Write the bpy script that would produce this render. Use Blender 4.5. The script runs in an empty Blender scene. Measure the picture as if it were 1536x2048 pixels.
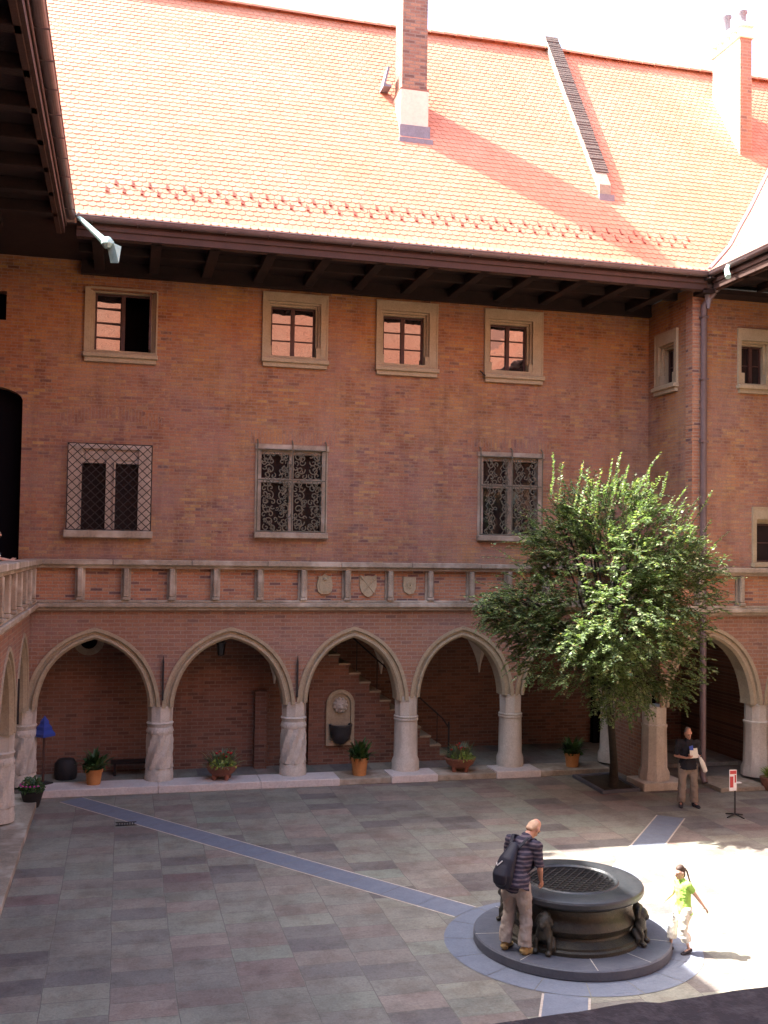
import bpy, bmesh, math, random
import numpy as np
from mathutils import Vector, Matrix, noise
R = math.radians
PI = math.pi
S = bpy.context.scene
COL = S.collection
random.seed(7)

# ------------------------------------------------------------------ camera
YAW, PITCH, ROLL, FPX = 0.24909, 0.03772, 0.01454, 2051.8
EYE = Vector((0, 0, 5.5))
fwd = Vector((math.sin(YAW)*math.cos(PITCH), math.cos(YAW)*math.cos(PITCH), math.sin(PITCH)))
rt0 = Vector((math.cos(YAW), -math.sin(YAW), 0))
up0 = rt0.cross(fwd)
RT = rt0*math.cos(ROLL) + up0*math.sin(ROLL)
UP = up0*math.cos(ROLL) - rt0*math.sin(ROLL)
cam_d = bpy.data.cameras.new('camera')
cam = bpy.data.objects.new('camera', cam_d)
COL.objects.link(cam)
m = Matrix((RT, UP, -fwd)).transposed().to_4x4()
m.translation = EYE
cam.matrix_world = m
cam_d.sensor_fit = 'VERTICAL'
cam_d.sensor_height = 32.0
cam_d.lens = FPX/2048*32.0
cam_d.clip_start = 0.05
cam_d.clip_end = 2000
S.camera = cam

# ------------------------------------------------------------------ light
SUN_EL, SUN_AZ = R(53), math.atan2(-0.925, 0.379)     # azimuth clockwise from +Y
sd = Vector((math.sin(SUN_AZ)*math.cos(SUN_EL), math.cos(SUN_AZ)*math.cos(SUN_EL), math.sin(SUN_EL)))
W = bpy.data.worlds.new('World'); S.world = W; W.use_nodes = True
nt = W.node_tree
bg = nt.nodes['Background']
sky = nt.nodes.new('ShaderNodeTexSky'); sky.sky_type = 'NISHITA'; sky.sun_disc = False
sky.sun_elevation = SUN_EL; sky.sun_rotation = SUN_AZ
sky.dust_density = 4.0; sky.air_density = 1.0; sky.ozone_density = 0.6
nt.links.new(sky.outputs[0], bg.inputs[0]); bg.inputs[1].default_value = 0.15
sl = bpy.data.lights.new('sun', 'SUN'); sl.energy = 3.9; sl.angle = R(0.5); sl.color = (1.0, 0.945, 0.87)
so = bpy.data.objects.new('sun', sl); COL.objects.link(so)
so.rotation_euler = (-sd).to_track_quat('-Z', 'Y').to_euler(); so.location = (0, 0, 40)
S.view_settings.view_transform = 'Standard'; S.view_settings.look = 'None'
S.view_settings.exposure = 2.78; S.view_settings.gamma = 1.0
S.view_settings.use_curve_mapping = False

# ------------------------------------------------------------------ materials
def mat(name, rough=0.8, spec=0.3):
    m = bpy.data.materials.new(name); m.use_nodes = True
    b = m.node_tree.nodes['Principled BSDF']
    b.inputs['Roughness'].default_value = rough
    b.inputs['Specular IOR Level'].default_value = spec
    return m, m.node_tree, b
def N(nt, t, **k):
    n = nt.nodes.new(t)
    for a, v in k.items():
        if a in n.inputs: n.inputs[a].default_value = v
        else: setattr(n, a, v)
    return n
def ramp(nt, src, stops, interp='LINEAR'):
    r = nt.nodes.new('ShaderNodeValToRGB'); r.color_ramp.interpolation = interp
    e = r.color_ramp.elements
    e[0].position, e[0].color = stops[0][0], (*stops[0][1], 1)
    e[1].position, e[1].color = stops[-1][0], (*stops[-1][1], 1)
    for p, c in stops[1:-1]:
        x = e.new(p); x.color = (*c, 1)
    nt.links.new(src, r.inputs[0]); return r.outputs[0]
def mixc(nt, fac, a, b, mode='MIX'):
    n = nt.nodes.new('ShaderNodeMix'); n.data_type = 'RGBA'; n.blend_type = mode
    for s, v in ((0, fac), (6, a), (7, b)):
        if hasattr(v, 'is_output') or hasattr(v, 'links'): nt.links.new(v, n.inputs[s])
        elif s == 0: n.inputs[0].default_value = v
        else: n.inputs[s].default_value = (*v, 1)
    return n.outputs[2]
def noise_fac(nt, vec, scale, detail=4, rough=0.6, lo=0.35, hi=0.65):
    n = N(nt, 'ShaderNodeTexNoise'); n.inputs['Scale'].default_value = scale
    n.inputs['Detail'].default_value = detail; n.inputs['Roughness'].default_value = rough
    nt.links.new(vec, n.inputs['Vector'])
    mr = N(nt, 'ShaderNodeMapRange'); mr.inputs[1].default_value = lo; mr.inputs[2].default_value = hi
    nt.links.new(n.outputs[0], mr.inputs[0]); return mr.outputs[0]
def bump(nt, b, h, strength=0.4, dist=0.01):
    n = N(nt, 'ShaderNodeBump'); n.inputs['Strength'].default_value = strength
    n.inputs['Distance'].default_value = dist
    nt.links.new(h, n.inputs['Height']); nt.links.new(n.outputs[0], b.inputs['Normal'])

def brick_mat(name, bw, rh, mortar, stops, mortar_col, patch=None, zmix=None, rough=0.85, wob=0.01, bstr=0.5, off=0.5):
    m, t, b = mat(name, rough)
    uv = N(t, 'ShaderNodeUVMap'); uv.uv_map = 'UVMap'
    tc = N(t, 'ShaderNodeNewGeometry')
    nz = N(t, 'ShaderNodeTexNoise'); nz.inputs['Scale'].default_value = 1.3
    t.links.new(uv.outputs[0], nz.inputs['Vector'])
    sc = N(t, 'ShaderNodeVectorMath', operation='SCALE'); sc.inputs['Scale'].default_value = wob
    t.links.new(nz.outputs['Color'], sc.inputs[0])
    ad = N(t, 'ShaderNodeVectorMath', operation='ADD')
    t.links.new(uv.outputs[0], ad.inputs[0]); t.links.new(sc.outputs[0], ad.inputs[1])
    bt = N(t, 'ShaderNodeTexBrick'); bt.offset = off
    bt.inputs['Color1'].default_value = (0, 0, 0, 1); bt.inputs['Color2'].default_value = (1, 1, 1, 1)
    bt.inputs['Mortar'].default_value = (.5, .5, .5, 1)
    bt.inputs['Scale'].default_value = 1; bt.inputs['Mortar Size'].default_value = mortar
    bt.inputs['Mortar Smooth'].default_value = 0.3; bt.inputs['Bias'].default_value = 0
    bt.inputs['Brick Width'].default_value = bw; bt.inputs['Row Height'].default_value = rh
    t.links.new(ad.outputs[0], bt.inputs['Vector'])
    c = ramp(t, bt.outputs['Color'], stops)
    pos = tc.outputs['Position']
    if patch:
        for (scale, col, amt, mode, lo, hi) in patch:
            f = noise_fac(t, pos, scale, 5, 0.6, lo, hi)
            mu = N(t, 'ShaderNodeMath', operation='MULTIPLY'); mu.inputs[1].default_value = amt
            t.links.new(f, mu.inputs[0])
            c = mixc(t, mu.outputs[0], c, col, mode)
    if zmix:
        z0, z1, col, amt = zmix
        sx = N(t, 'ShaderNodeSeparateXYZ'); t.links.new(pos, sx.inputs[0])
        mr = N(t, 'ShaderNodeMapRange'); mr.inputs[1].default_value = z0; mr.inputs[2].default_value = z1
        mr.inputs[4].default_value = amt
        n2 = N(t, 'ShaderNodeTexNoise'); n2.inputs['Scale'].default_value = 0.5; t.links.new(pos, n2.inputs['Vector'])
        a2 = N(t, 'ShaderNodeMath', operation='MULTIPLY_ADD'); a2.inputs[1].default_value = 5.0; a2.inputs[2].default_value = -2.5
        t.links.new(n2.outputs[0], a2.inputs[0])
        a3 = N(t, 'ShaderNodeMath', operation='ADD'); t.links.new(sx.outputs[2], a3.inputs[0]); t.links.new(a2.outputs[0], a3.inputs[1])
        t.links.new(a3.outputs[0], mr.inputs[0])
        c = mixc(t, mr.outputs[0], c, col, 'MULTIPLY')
    c = mixc(t, bt.outputs['Fac'], c, mortar_col)
    mp = N(t, 'ShaderNodeMapping'); mp.inputs['Scale'].default_value = (2.2, 2.2, .28); t.links.new(pos, mp.inputs[0])
    f3 = noise_fac(t, mp.outputs[0], 1, 5, .65, .5, .72); mu3 = N(t, 'ShaderNodeMath', operation='MULTIPLY'); mu3.inputs[1].default_value = .45
    t.links.new(f3, mu3.inputs[0]); c = mixc(t, mu3.outputs[0], c, (.55, .52, .52), 'MULTIPLY')
    fine = noise_fac(t, pos, 30, 3, 0.7, 0.25, 0.8)
    dk = ramp(t, fine, [(0, (.78, .78, .78)), (1, (1.18, 1.18, 1.18))])
    c = mixc(t, 1.0, c, dk, 'MULTIPLY')
    t.links.new(c, b.inputs['Base Color'])
    inv = N(t, 'ShaderNodeMath', operation='SUBTRACT'); inv.inputs[0].default_value = 1
    t.links.new(bt.outputs['Fac'], inv.inputs[1])
    a = N(t, 'ShaderNodeMath', operation='MULTIPLY_ADD'); a.inputs[1].default_value = 0.5
    t.links.new(fine, a.inputs[0]); t.links.new(inv.outputs[0], a.inputs[2])
    bump(t, b, a.outputs[0], bstr, 0.008)
    return m
BR = [(0, (.16, .09, .08)), (.05, (.24, .125, .09)), (.35, (.30, .145, .09)), (.6, (.35, .165, .092)), (.82, (.33, .18, .11)), (.94, (.42, .26, .11)), (1, (.17, .11, .105))]
M = {}
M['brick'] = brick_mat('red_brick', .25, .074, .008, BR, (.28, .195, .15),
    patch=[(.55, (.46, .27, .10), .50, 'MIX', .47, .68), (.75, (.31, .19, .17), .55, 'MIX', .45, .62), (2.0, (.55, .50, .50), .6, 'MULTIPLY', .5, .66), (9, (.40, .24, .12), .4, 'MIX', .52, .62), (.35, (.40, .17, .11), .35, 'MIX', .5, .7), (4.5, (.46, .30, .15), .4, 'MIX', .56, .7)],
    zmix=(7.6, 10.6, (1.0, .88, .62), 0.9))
M['brick_red'] = brick_mat('new_red_brick', .27, .075, .012, [(0, (.15, .09, .085)), (.05, (.18, .10, .09)), (.13, (.38, .165, .095)), (.6, (.42, .19, .105)), (1, (.46, .25, .14))], (.34, .24, .18))
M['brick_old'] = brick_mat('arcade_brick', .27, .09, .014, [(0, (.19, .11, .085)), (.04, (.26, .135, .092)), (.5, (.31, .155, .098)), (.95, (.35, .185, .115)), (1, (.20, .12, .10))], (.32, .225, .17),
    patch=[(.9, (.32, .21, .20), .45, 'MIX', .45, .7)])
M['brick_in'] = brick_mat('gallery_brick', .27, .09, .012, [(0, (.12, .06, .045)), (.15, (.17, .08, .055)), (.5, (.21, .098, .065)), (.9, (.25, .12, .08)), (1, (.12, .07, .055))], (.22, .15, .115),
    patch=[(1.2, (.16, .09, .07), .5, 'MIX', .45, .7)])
M['brick_chim'] = brick_mat('chimney_brick', .26, .085, .014, [(0, (.13, .075, .06)), (.3, (.24, .12, .085)), (1, (.34, .18, .115))], (.22, .16, .13), patch=[(1.0, (.10, .065, .06), .7, 'MIX', .48, .6)])

def stone_mat(name, c0, c1, c2, scale=3, rough=.8, bs=.3, spec=.3, streak=None):
    m, t, b = mat(name, rough, spec)
    g = N(t, 'ShaderNodeNewGeometry'); p = g.outputs['Position']
    f1 = noise_fac(t, p, scale, 6, .65, .3, .7); f2 = noise_fac(t, p, scale*6, 4, .7, .45, .75)
    c = mixc(t, f1, c0, c1); mu = N(t, 'ShaderNodeMath', operation='MULTIPLY'); mu.inputs[1].default_value = .6
    t.links.new(f2, mu.inputs[0]); c = mixc(t, mu.outputs[0], c, c2)
    if streak:
        mp = N(t, 'ShaderNodeMapping'); mp.inputs['Scale'].default_value = streak[0]; t.links.new(p, mp.inputs[0])
        f3 = noise_fac(t, mp.outputs[0], 1, 4, .6, .5, .68)
        c = mixc(t, f3, c, streak[1])
    t.links.new(c, b.inputs['Base Color']); bump(t, b, f2, bs, .01)
    return m
M['sand'] = stone_mat('sandstone', (.35, .285, .19), (.44, .365, .25), (.19, .155, .12), 4)
M['sandp'] = stone_mat('pinkish_window_stone', (.46, .38, .30), (.62, .53, .44), (.28, .21, .17), 5)
M['sandw'] = stone_mat('worn_sandstone', (.27, .22, .165), (.38, .32, .24), (.13, .11, .09), 4, streak=((1.5, 1.5, 1.5), (.50, .44, .36)))
M['cream'] = stone_mat('cream_stone', (.34, .285, .18), (.42, .35, .235), (.23, .185, .125), 4)
M['marble'] = stone_mat('pale_marble', (.50, .46, .39), (.62, .575, .51), (.30, .265, .225), 5, .6, .3, .3, ((3, 3, .5), (.40, .355, .30)))
M['marble2'] = stone_mat('white_marble_slab', (.56, .50, .47), (.68, .62, .58), (.40, .35, .33), 3, .55)
M['plaster'] = stone_mat('gallery_plaster', (.62, .58, .52), (.70, .66, .60), (.5, .46, .41), 2)
M['render'] = stone_mat('chimney_render', (.60, .50, .38), (.68, .58, .45), (.5, .42, .33), 2)
M['white'] = stone_mat('white_render', (.72, .68, .60), (.78, .74, .66), (.62, .58, .5), 2)
M['lead'] = stone_mat('lead_sheet', (.17, .16, .18), (.24, .22, .25), (.12, .11, .12), 6, .5)
M['moss'] = stone_mat('mossy_tiles', (.035, .028, .026), (.075, .05, .045), (.30, .22, .17), 7, .9)
M['granite'] = stone_mat('dark_granite', (.024, .027, .032), (.048, .05, .054), (.014, .015, .019), 6, .33, .25, .5)
M['bronze'] = stone_mat('dark_carved_stone', (.02, .019, .016), (.06, .052, .034), (.010, .009, .010), 7, .36, .5, .5)
M['step'] = stone_mat('step_stone', (.085, .09, .112), (.115, .12, .142), (.068, .072, .09), 4, .55, .15)
M['blue'] = stone_mat('blue_flagstone', (.15, .165, .205), (.19, .205, .245), (.115, .13, .165), 5, .6, .15)
M['wood'] = stone_mat('dark_eave_wood', (.018, .010, .009), (.03, .016, .013), (.011, .007, .007), 3, .8)
M['fascia'] = stone_mat('brown_fascia', (.05, .026, .02), (.07, .036, .027), (.035, .018, .015), 3, .7)
M['guard'] = stone_mat('red_painted_iron', (.28, .07, .045), (.34, .09, .06), (.22, .05, .035), 8, .6)
M['gutter'] = stone_mat('brown_metal_gutter', (.12, .085, .085), (.16, .115, .115), (.09, .06, .06), 3, .4, .05, .5)
M['copper'] = stone_mat('green_copper', (.30, .48, .42), (.42, .60, .53), (.18, .34, .30), 8, .5)
M['iron'] = stone_mat('black_iron', (.02, .018, .018), (.035, .03, .03), (.015, .012, .012), 10, .6)
M['grille'] = stone_mat('weathered_grille', (.10, .10, .075), (.20, .18, .125), (.05, .05, .05), 14, .6)
M['frame'] = stone_mat('brown_window_wood', (.06, .03, .026), (.085, .045, .038), (.04, .02, .02), 6, .5)
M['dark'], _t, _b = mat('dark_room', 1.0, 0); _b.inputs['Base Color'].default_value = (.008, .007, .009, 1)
M['terra'] = stone_mat('orange_terracotta', (.46, .20, .07), (.56, .27, .10), (.36, .15, .06), 6, .7)
M['terra2'] = stone_mat('brown_terracotta', (.22, .09, .06), (.30, .13, .085), (.14, .06, .045), 6, .7)
M['soil'] = stone_mat('dark_soil', (.03, .025, .02), (.06, .05, .035), (.015, .012, .01), 8, .95)
M['bark'] = stone_mat('dark_bark', (.03, .025, .02), (.05, .042, .034), (.018, .015, .012), 10, .9)
def plain(name, c, rough=.7, spec=.3, var=.12):
    return stone_mat(name, c, tuple(min(1, x*(1+var)) for x in c), tuple(x*(1-var) for x in c), 12, rough, .1, spec)
M['bluep'] = plain('blue_paint', (.03, .06, .30), .4)
M['redp'] = plain('red_print', (.45, .06, .06))
M['whitep'] = plain('white_print', (.75, .72, .7))
M['skin'] = plain('tanned_skin', (.50, .26, .18), .55, .3, .06)
M['skin2'] = plain('fair_skin', (.62, .38, .28), .55, .3, .06)
M['khaki'] = plain('khaki_cloth', (.36, .305, .265), .9)
M['khaki2'] = plain('brown_khaki_cloth', (.24, .19, .15), .9)
M['ecru'] = plain('light_cotton', (.68, .64, .54), .9)
M['lime'] = plain('lime_green_cloth', (.36, .62, .12), .9)
M['black'] = plain('black_cloth', (.018, .018, .024), .9)
M['pack'] = plain('black_nylon', (.016, .016, .028), .6)
M['tanshoe'] = plain('tan_shoe', (.42, .30, .13), .7)
M['darkshoe'] = plain('dark_shoe', (.03, .025, .03), .6)
M['hair'] = plain('brown_hair', (.07, .045, .035), .6)
M['greyhair'] = plain('short_grey_hair', (.22, .18, .16), .8)
M['blond'] = plain('thin_sandy_hair', (.46, .30, .20), .8)
M['eye'] = plain('eye', (.03, .02, .02), .3)
M['flower'] = plain('red_flower', (.45, .03, .03), .6)
M['pink'] = plain('pink_flower', (.45, .06, .25), .6)

def glass_mat(name, refl, wav=.15):
    m, t, b = mat(name, .25, 0)
    b.inputs['Base Color'].default_value = (.02, .015, .016, 1)
    gl = N(t, 'ShaderNodeBsdfGlossy'); gl.inputs['Roughness'].default_value = .02
    mx = N(t, 'ShaderNodeMixShader'); mx.inputs[0].default_value = refl
    g = N(t, 'ShaderNodeNewGeometry')
    n = N(t, 'ShaderNodeTexNoise'); n.inputs['Scale'].default_value = 2.2; t.links.new(g.outputs['Position'], n.inputs['Vector'])
    bp = N(t, 'ShaderNodeBump'); bp.inputs['Strength'].default_value = wav; bp.inputs['Distance'].default_value = .02
    t.links.new(n.outputs[0], bp.inputs['Height']); t.links.new(bp.outputs[0], gl.inputs['Normal'])
    t.links.new(b.outputs[0], mx.inputs[1]); t.links.new(gl.outputs[0], mx.inputs[2])
    t.links.new(mx.outputs[0], t.nodes['Material Output'].inputs[0]); return m
M['glass'] = glass_mat('old_window_glass', .15)
M['glassd'] = glass_mat('dark_window_glass', .05)

# roof tiles: each tile is an island and gets its own shade
m, t, b = mat('orange_roof_tile', .75, .3)
g = N(t, 'ShaderNodeNewGeometry')
c = ramp(t, g.outputs['Random Per Island'], [(0, (.44, .20, .125)), (.3, (.465, .214, .135)), (.7, (.48, .224, .142)), (1, (.50, .24, .155))])
f = noise_fac(t, g.outputs['Position'], .45, 4, .6, .3, .7)
c = mixc(t, f, c, mixc(t, 1.0, c, (1.06, .86, .80), 'MULTIPLY'))
t.links.new(c, b.inputs['Base Color'])
f2 = noise_fac(t, g.outputs['Position'], 40, 3, .6, .3, .7); bump(t, b, f2, .2, .005)
M['tile'] = m
# flagstones
M['flag'] = brick_mat('courtyard_flagstones', .47, .80, .007,
    [(0, (.15, .13, .125)), (.12, (.205, .185, .165)), (.3, (.265, .25, .205)), (.42, (.22, .16, .145)), (.55, (.285, .27, .215)), (.75, (.24, .24, .195)), (.9, (.30, .235, .20)), (1, (.235, .255, .205))],
    (.17, .155, .13), patch=[(.7, (.29, .27, .215), .3, 'MIX', .4, .7), (3.0, (.7, .7, .7), .5, 'MULTIPLY', .5, .7), (.45, (.72, .70, .72), .8, 'MULTIPLY', .48, .62), (14, (.8, .8, .8), .7, 'MULTIPLY', .5, .65), (1.7, (.86, .80, .78), .8, 'MULTIPLY', .5, .6)], rough=.7, wob=.05, bstr=.6, off=.37)
# leaves
def leaf_mat(name, stops, trans=.35, rough=.45, spec=.5):
    m, t, b = mat(name, rough, spec)
    g = N(t, 'ShaderNodeNewGeometry')
    c = ramp(t, g.outputs['Random Per Island'], stops)
    t.links.new(c, b.inputs['Base Color'])
    tr = N(t, 'ShaderNodeBsdfTranslucent'); mx = N(t, 'ShaderNodeMixShader'); mx.inputs[0].default_value = trans
    br = mixc(t, 1.0, c, (1.3, 1.5, .6), 'MULTIPLY'); t.links.new(br, tr.inputs[0])
    t.links.new(b.outputs[0], mx.inputs[1]); t.links.new(tr.outputs[0], mx.inputs[2])
    t.links.new(mx.outputs[0], t.nodes['Material Output'].inputs[0]); return m
M['leaf'] = leaf_mat('small_tree_leaves', rough=.38, stops= [(0, (.075, .12, .06)), (.4, (.14, .195, .09)), (.8, (.21, .265, .13)), (.95, (.30, .34, .19)), (1, (.32, .22, .12))])
M['leaf2'] = leaf_mat('glossy_dark_leaves', [(0, (.02, .05, .015)), (.6, (.045, .10, .03)), (1, (.09, .16, .05))], .2)
M['leaf3'] = leaf_mat('grey_green_leaves', [(0, (.08, .12, .08)), (.5, (.13, .17, .10)), (1, (.22, .26, .10))], .2)
M['leafy'] = leaf_mat('yellow_green_leaves', [(0, (.16, .26, .05)), (1, (.36, .42, .10))], .2)

# striped shirt
m, t, b = mat('striped_shirt', .9, .1)
tc = N(t, 'ShaderNodeTexCoord'); sp = N(t, 'ShaderNodeSeparateXYZ'); t.links.new(tc.outputs['Object'], sp.inputs[0])
mu = N(t, 'ShaderNodeMath', operation='MULTIPLY'); mu.inputs[1].default_value = 2*PI/.055; t.links.new(sp.outputs[2], mu.inputs[0])
sn = N(t, 'ShaderNodeMath', operation='SINE'); t.links.new(mu.outputs[0], sn.inputs[0])
mr = N(t, 'ShaderNodeMapRange'); mr.inputs[1].default_value = .1; mr.inputs[2].default_value = .5; t.links.new(sn.outputs[0], mr.inputs[0])
t.links.new(mixc(t, mr.outputs[0], (.045, .04, .06), (.14, .11, .13)), b.inputs['Base Color'])
M['stripe'] = m

# ------------------------------------------------------------------ mesh helpers
def tag(o, label=None, cat=None, group=None, kind=None):
    if label: o['label'] = label
    if cat: o['category'] = cat
    if group: o['group'] = group
    if kind: o['kind'] = kind
    return o
def wloc(o):
    v = Vector((0, 0, 0))
    while o: v += o.location; o = o.parent
    return v
def link(name, me, mt, parent=None):
    o = bpy.data.objects.new(name, me); COL.objects.link(o)
    if mt is not None:
        for x in (mt if isinstance(mt, list) else [mt]): me.materials.append(x)
    if parent:
        o.parent = parent; o.location = -wloc(parent)
    return o
def empty(name, loc=(0, 0, 0)):
    o = bpy.data.objects.new(name, None); COL.objects.link(o); o.location = loc; o.empty_display_size = .2
    return o
class F:                      # a wall frame: u along the wall, v out of it, z up
    def __init__(s, O, U, Nn): s.O, s.U, s.N = Vector(O), Vector(U), Vector(Nn)
    def __call__(s, u, v, z): return s.O + s.U*u + s.N*v + Vector((0, 0, z))
ID = F((0, 0, 0), (1, 0, 0), (0, 1, 0))
class MB:
    def __init__(s, fr=ID): s.bm = bmesh.new(); s.fr = fr; s.swap = False
    def face(s, pts, mi=0):
        f = s.bm.faces.new([s.bm.verts.new(s.fr(*p)) for p in pts]); f.material_index = mi; return f
    def box(s, a0, a1, b0, b1, c0, c1, mi=0, bev=0):
        vs = [s.bm.verts.new(s.fr(x, y, z)) for x in (a0, a1) for y in (b0, b1) for z in (c0, c1)]
        fs = []
        for q in ((0, 1, 3, 2), (4, 6, 7, 5), (0, 4, 5, 1), (2, 3, 7, 6), (0, 2, 6, 4), (1, 5, 7, 3)):
            f = s.bm.faces.new([vs[i] for i in q]); f.material_index = mi; fs.append(f)
        if bev:
            es = list({e for f in fs for e in f.edges})
            bmesh.ops.bevel(s.bm, geom=es, offset=bev, segments=1, affect='EDGES')
        return s
    def prism(s, poly, v0, v1, mi=0):          # poly of (u,z) extruded from v0 to v1
        a = [s.bm.verts.new(s.fr(u, v0, z)) for u, z in poly]; c = [s.bm.verts.new(s.fr(u, v1, z)) for u, z in poly]
        n = len(poly)
        s.bm.faces.new(a).material_index = mi; s.bm.faces.new(c[::-1]).material_index = mi
        for i in range(n): s.bm.faces.new((a[i], a[(i+1) % n], c[(i+1) % n], c[i])).material_index = mi
        return s
    def tube(s, pts, r, n=6, mi=0, caps=True):
        pts = [s.fr(*p) for p in pts]; rs = r if isinstance(r, (list, tuple)) else [r]*len(pts)
        rings = []; pn = None
        for i, p in enumerate(pts):
            d = (pts[min(i+1, len(pts)-1)] - pts[max(i-1, 0)]).normalized()
            if pn is None: pn = d.orthogonal().normalized()
            else:
                pn = (pn - d*pn.dot(d)).normalized()
            q = d.cross(pn)
            rings.append([s.bm.verts.new(p + (pn*math.cos(2*PI*k/n) + q*math.sin(2*PI*k/n))*rs[i]) for k in range(n)])
        for a, b in zip(rings, rings[1:]):
            for k in range(n): s.bm.faces.new((a[k], a[(k+1) % n], b[(k+1) % n], b[k])).material_index = mi
        if caps:
            s.bm.faces.new(rings[0][::-1]).material_index = mi; s.bm.faces.new(rings[-1]).material_index = mi
        return s
    def lathe(s, prof, cx, cy, n=24, mi=0, twist=0, flute=0, nf=8, a0=0, a1=2*PI, cap=True):
        rings = []
        full = abs(a1-a0-2*PI) < 1e-6; m_ = n if full else n+1
        for j, (r, z) in enumerate(prof):
            tw = twist*(z-prof[0][1])
            rings.append([s.bm.verts.new(s.fr(cx + (r*(1+flute*math.cos(nf*(a+tw))))*math.cos(a), cy + (r*(1+flute*math.cos(nf*(a+tw))))*math.sin(a), z))
                          for a in [a0+(a1-a0)*k/n for k in range(m_)]])
        for a, b in zip(rings, rings[1:]):
            for k in range(n): s.bm.faces.new((a[k], a[(k+1) % m_], b[(k+1) % m_], b[k])).material_index = mi
        if full and cap:
            if prof[0][0] > 1e-4: s.bm.faces.new(rings[0][::-1]).material_index = mi
            if prof[-1][0] > 1e-4: s.bm.faces.new(rings[-1]).material_index = mi
        return s
    def build(s, name, mt, parent=None, smooth=0, recalc=True, swap=False):
        if recalc: bmesh.ops.recalc_face_normals(s.bm, faces=s.bm.faces)
        uv = s.bm.loops.layers.uv.new('UVMap')
        for f in s.bm.faces:
            n = f.normal
            for l in f.loops:
                p = l.vert.co
                if abs(n.z) > .75: q = (p.x, p.y)
                elif abs(n.y) >= abs(n.x): q = (p.x, p.z)
                else: q = (p.y, p.z)
                l[uv].uv = (q[1], q[0]) if swap else q
        me = bpy.data.meshes.new(name); s.bm.to_mesh(me); s.bm.free()
        if smooth:
            for p in me.polygons: p.use_smooth = True
            me.set_sharp_from_angle(angle=R(smooth))
        return link(name, me, mt, parent)

def dup(root, loc, rotz=None, label=None):
    r = root.copy(); COL.objects.link(r); r.location = loc
    if rotz is not None: r.rotation_euler.z = rotz
    if label: r['label'] = label
    for ch in root.children:
        c = ch.copy(); COL.objects.link(c); c.parent = r
        for g_ in ch.children:
            d = g_.copy(); COL.objects.link(d); d.parent = c
    return r

# ------------------------------------------------------------------ key sizes
D = 24.1            # main facade plane
EV, EZ = 21.4, 12.2 # main eave line
LX = -1.95          # left arcade plane
LE = -1.05          # left eave
RE = 13.3           # right eave
TW, TY = 13.2, 21.95 # tower's left side, tower's front
SOF = 11.83         # soffit height
Z1, Z2, Z3, Z4 = 4.14, 4.27, 5.07, 5.21   # ledge and rail heights
FM = F((0, D, 0), (1, 0, 0), (0, -1, 0))         # main facade
FL = F((LX, 0, 0), (0, 1, 0), (1, 0, 0))         # left arcade
FT = F((0, TY, 0), (1, 0, 0), (0, -1, 0))        # tower front
FS = F((TW, 0, 0), (0, 1, 0), (-1, 0, 0))        # tower side
FB = F((12.05, 0, 0), (0, 1, 0), (-1, 0, 0))     # low block side
FN = F((0, 1.3, 0), (1, 0, 0), (0, 1, 0))        # near wing (camera's own)
FR = F((15.9, 0, 0), (0, 1, 0), (-1, 0, 0))      # right wing

# ------------------------------------------------------------------ ground
g = MB(); g.face([(-60, -60, 0), (80, -60, 0), (80, 80, 0), (-60, 80, 0)])
tag(g.build('ground', M['flag'], swap=True), kind='structure')

# paving bands (blue flagstones) radiating from the well
WC = Vector((6.29, 13.62, 0))
def band(p0, p1, w):
    d = (p1-p0).normalized(); q = Vector((-d.y, d.x, 0))*w/2; L = (p1-p0).length; n = max(1, int(L/.62))
    mb = MB(); rnd = random.Random(3)
    for i in range(n):
        a = p0 + d*(L*i/n + .004); b_ = p0 + d*(L*(i+1)/n - .004)
        mb.face([tuple(a-q), tuple(b_-q), tuple(b_+q), tuple(a+q)])
    return mb
pth = MB()
def add_band(p0, p1, w, z=.006):
    d = (p1-p0).normalized(); q = Vector((-d.y, d.x, 0))*w/2; L = (p1-p0).length; n = max(1, int(L/.7))
    for i in range(n):
        a = p0 + d*(L*i/n + .006); b_ = p0 + d*(L*(i+1)/n - .006)
        pth.face([(v.x, v.y, z) for v in (a-q, b_-q, b_+q, a+q)])
ends = [Vector((-.95, 23.45, 0)), Vector((11.3, 19.6, 0)), Vector((1.3, 3.6, 0))]
for e in ends:
    d = (e-WC).normalized(); add_band(WC + d*1.8, e, .54)
nseg = 16
for k in range(nseg):          # ring of segments round the step
    a0 = 2*PI*k/nseg + .004 + .1; a1 = 2*PI*(k+1)/nseg - .004 + .1
    for j in range(4):
        b0 = a0+(a1-a0)*j/4; b1 = a0+(a1-a0)*(j+1)/4
        pth.face([(WC.x+r*math.cos(a), WC.y+r*math.sin(a), .006) for r, a in ((1.35, b0), (1.8, b0), (1.8, b1), (1.35, b1))])
tag(pth.build('path', M['blue'], recalc=False), kind='structure')
jn = MB()
for e in ends:
    d = (e-WC).normalized(); q = Vector((-d.y, d.x, 0))
    for sgn in (-1, 1):
        a = WC + d*1.82 + q*.285*sgn; b_ = e + q*.285*sgn
        jn.face([(v.x, v.y, .004) for v in (a-q*.015, b_-q*.015, b_+q*.015, a+q*.015)])
tag(jn.build('paving_joint', M['sandp'], recalc=False), kind='structure')
# drain grate
dg = MB()
for i in range(7): dg.box(.05+i*.05-.012, .05+i*.05+.012, 21.1, 21.3, .005, .012)
dg.box(0, .4, 21.07, 21.1, .005, .014); dg.box(0, .4, 21.3, 21.33, .005, .014)
tag(dg.build('drain_grate', M['iron']), 'small dark iron drain grate set in the flagstones at left', 'drain grate')

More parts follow.
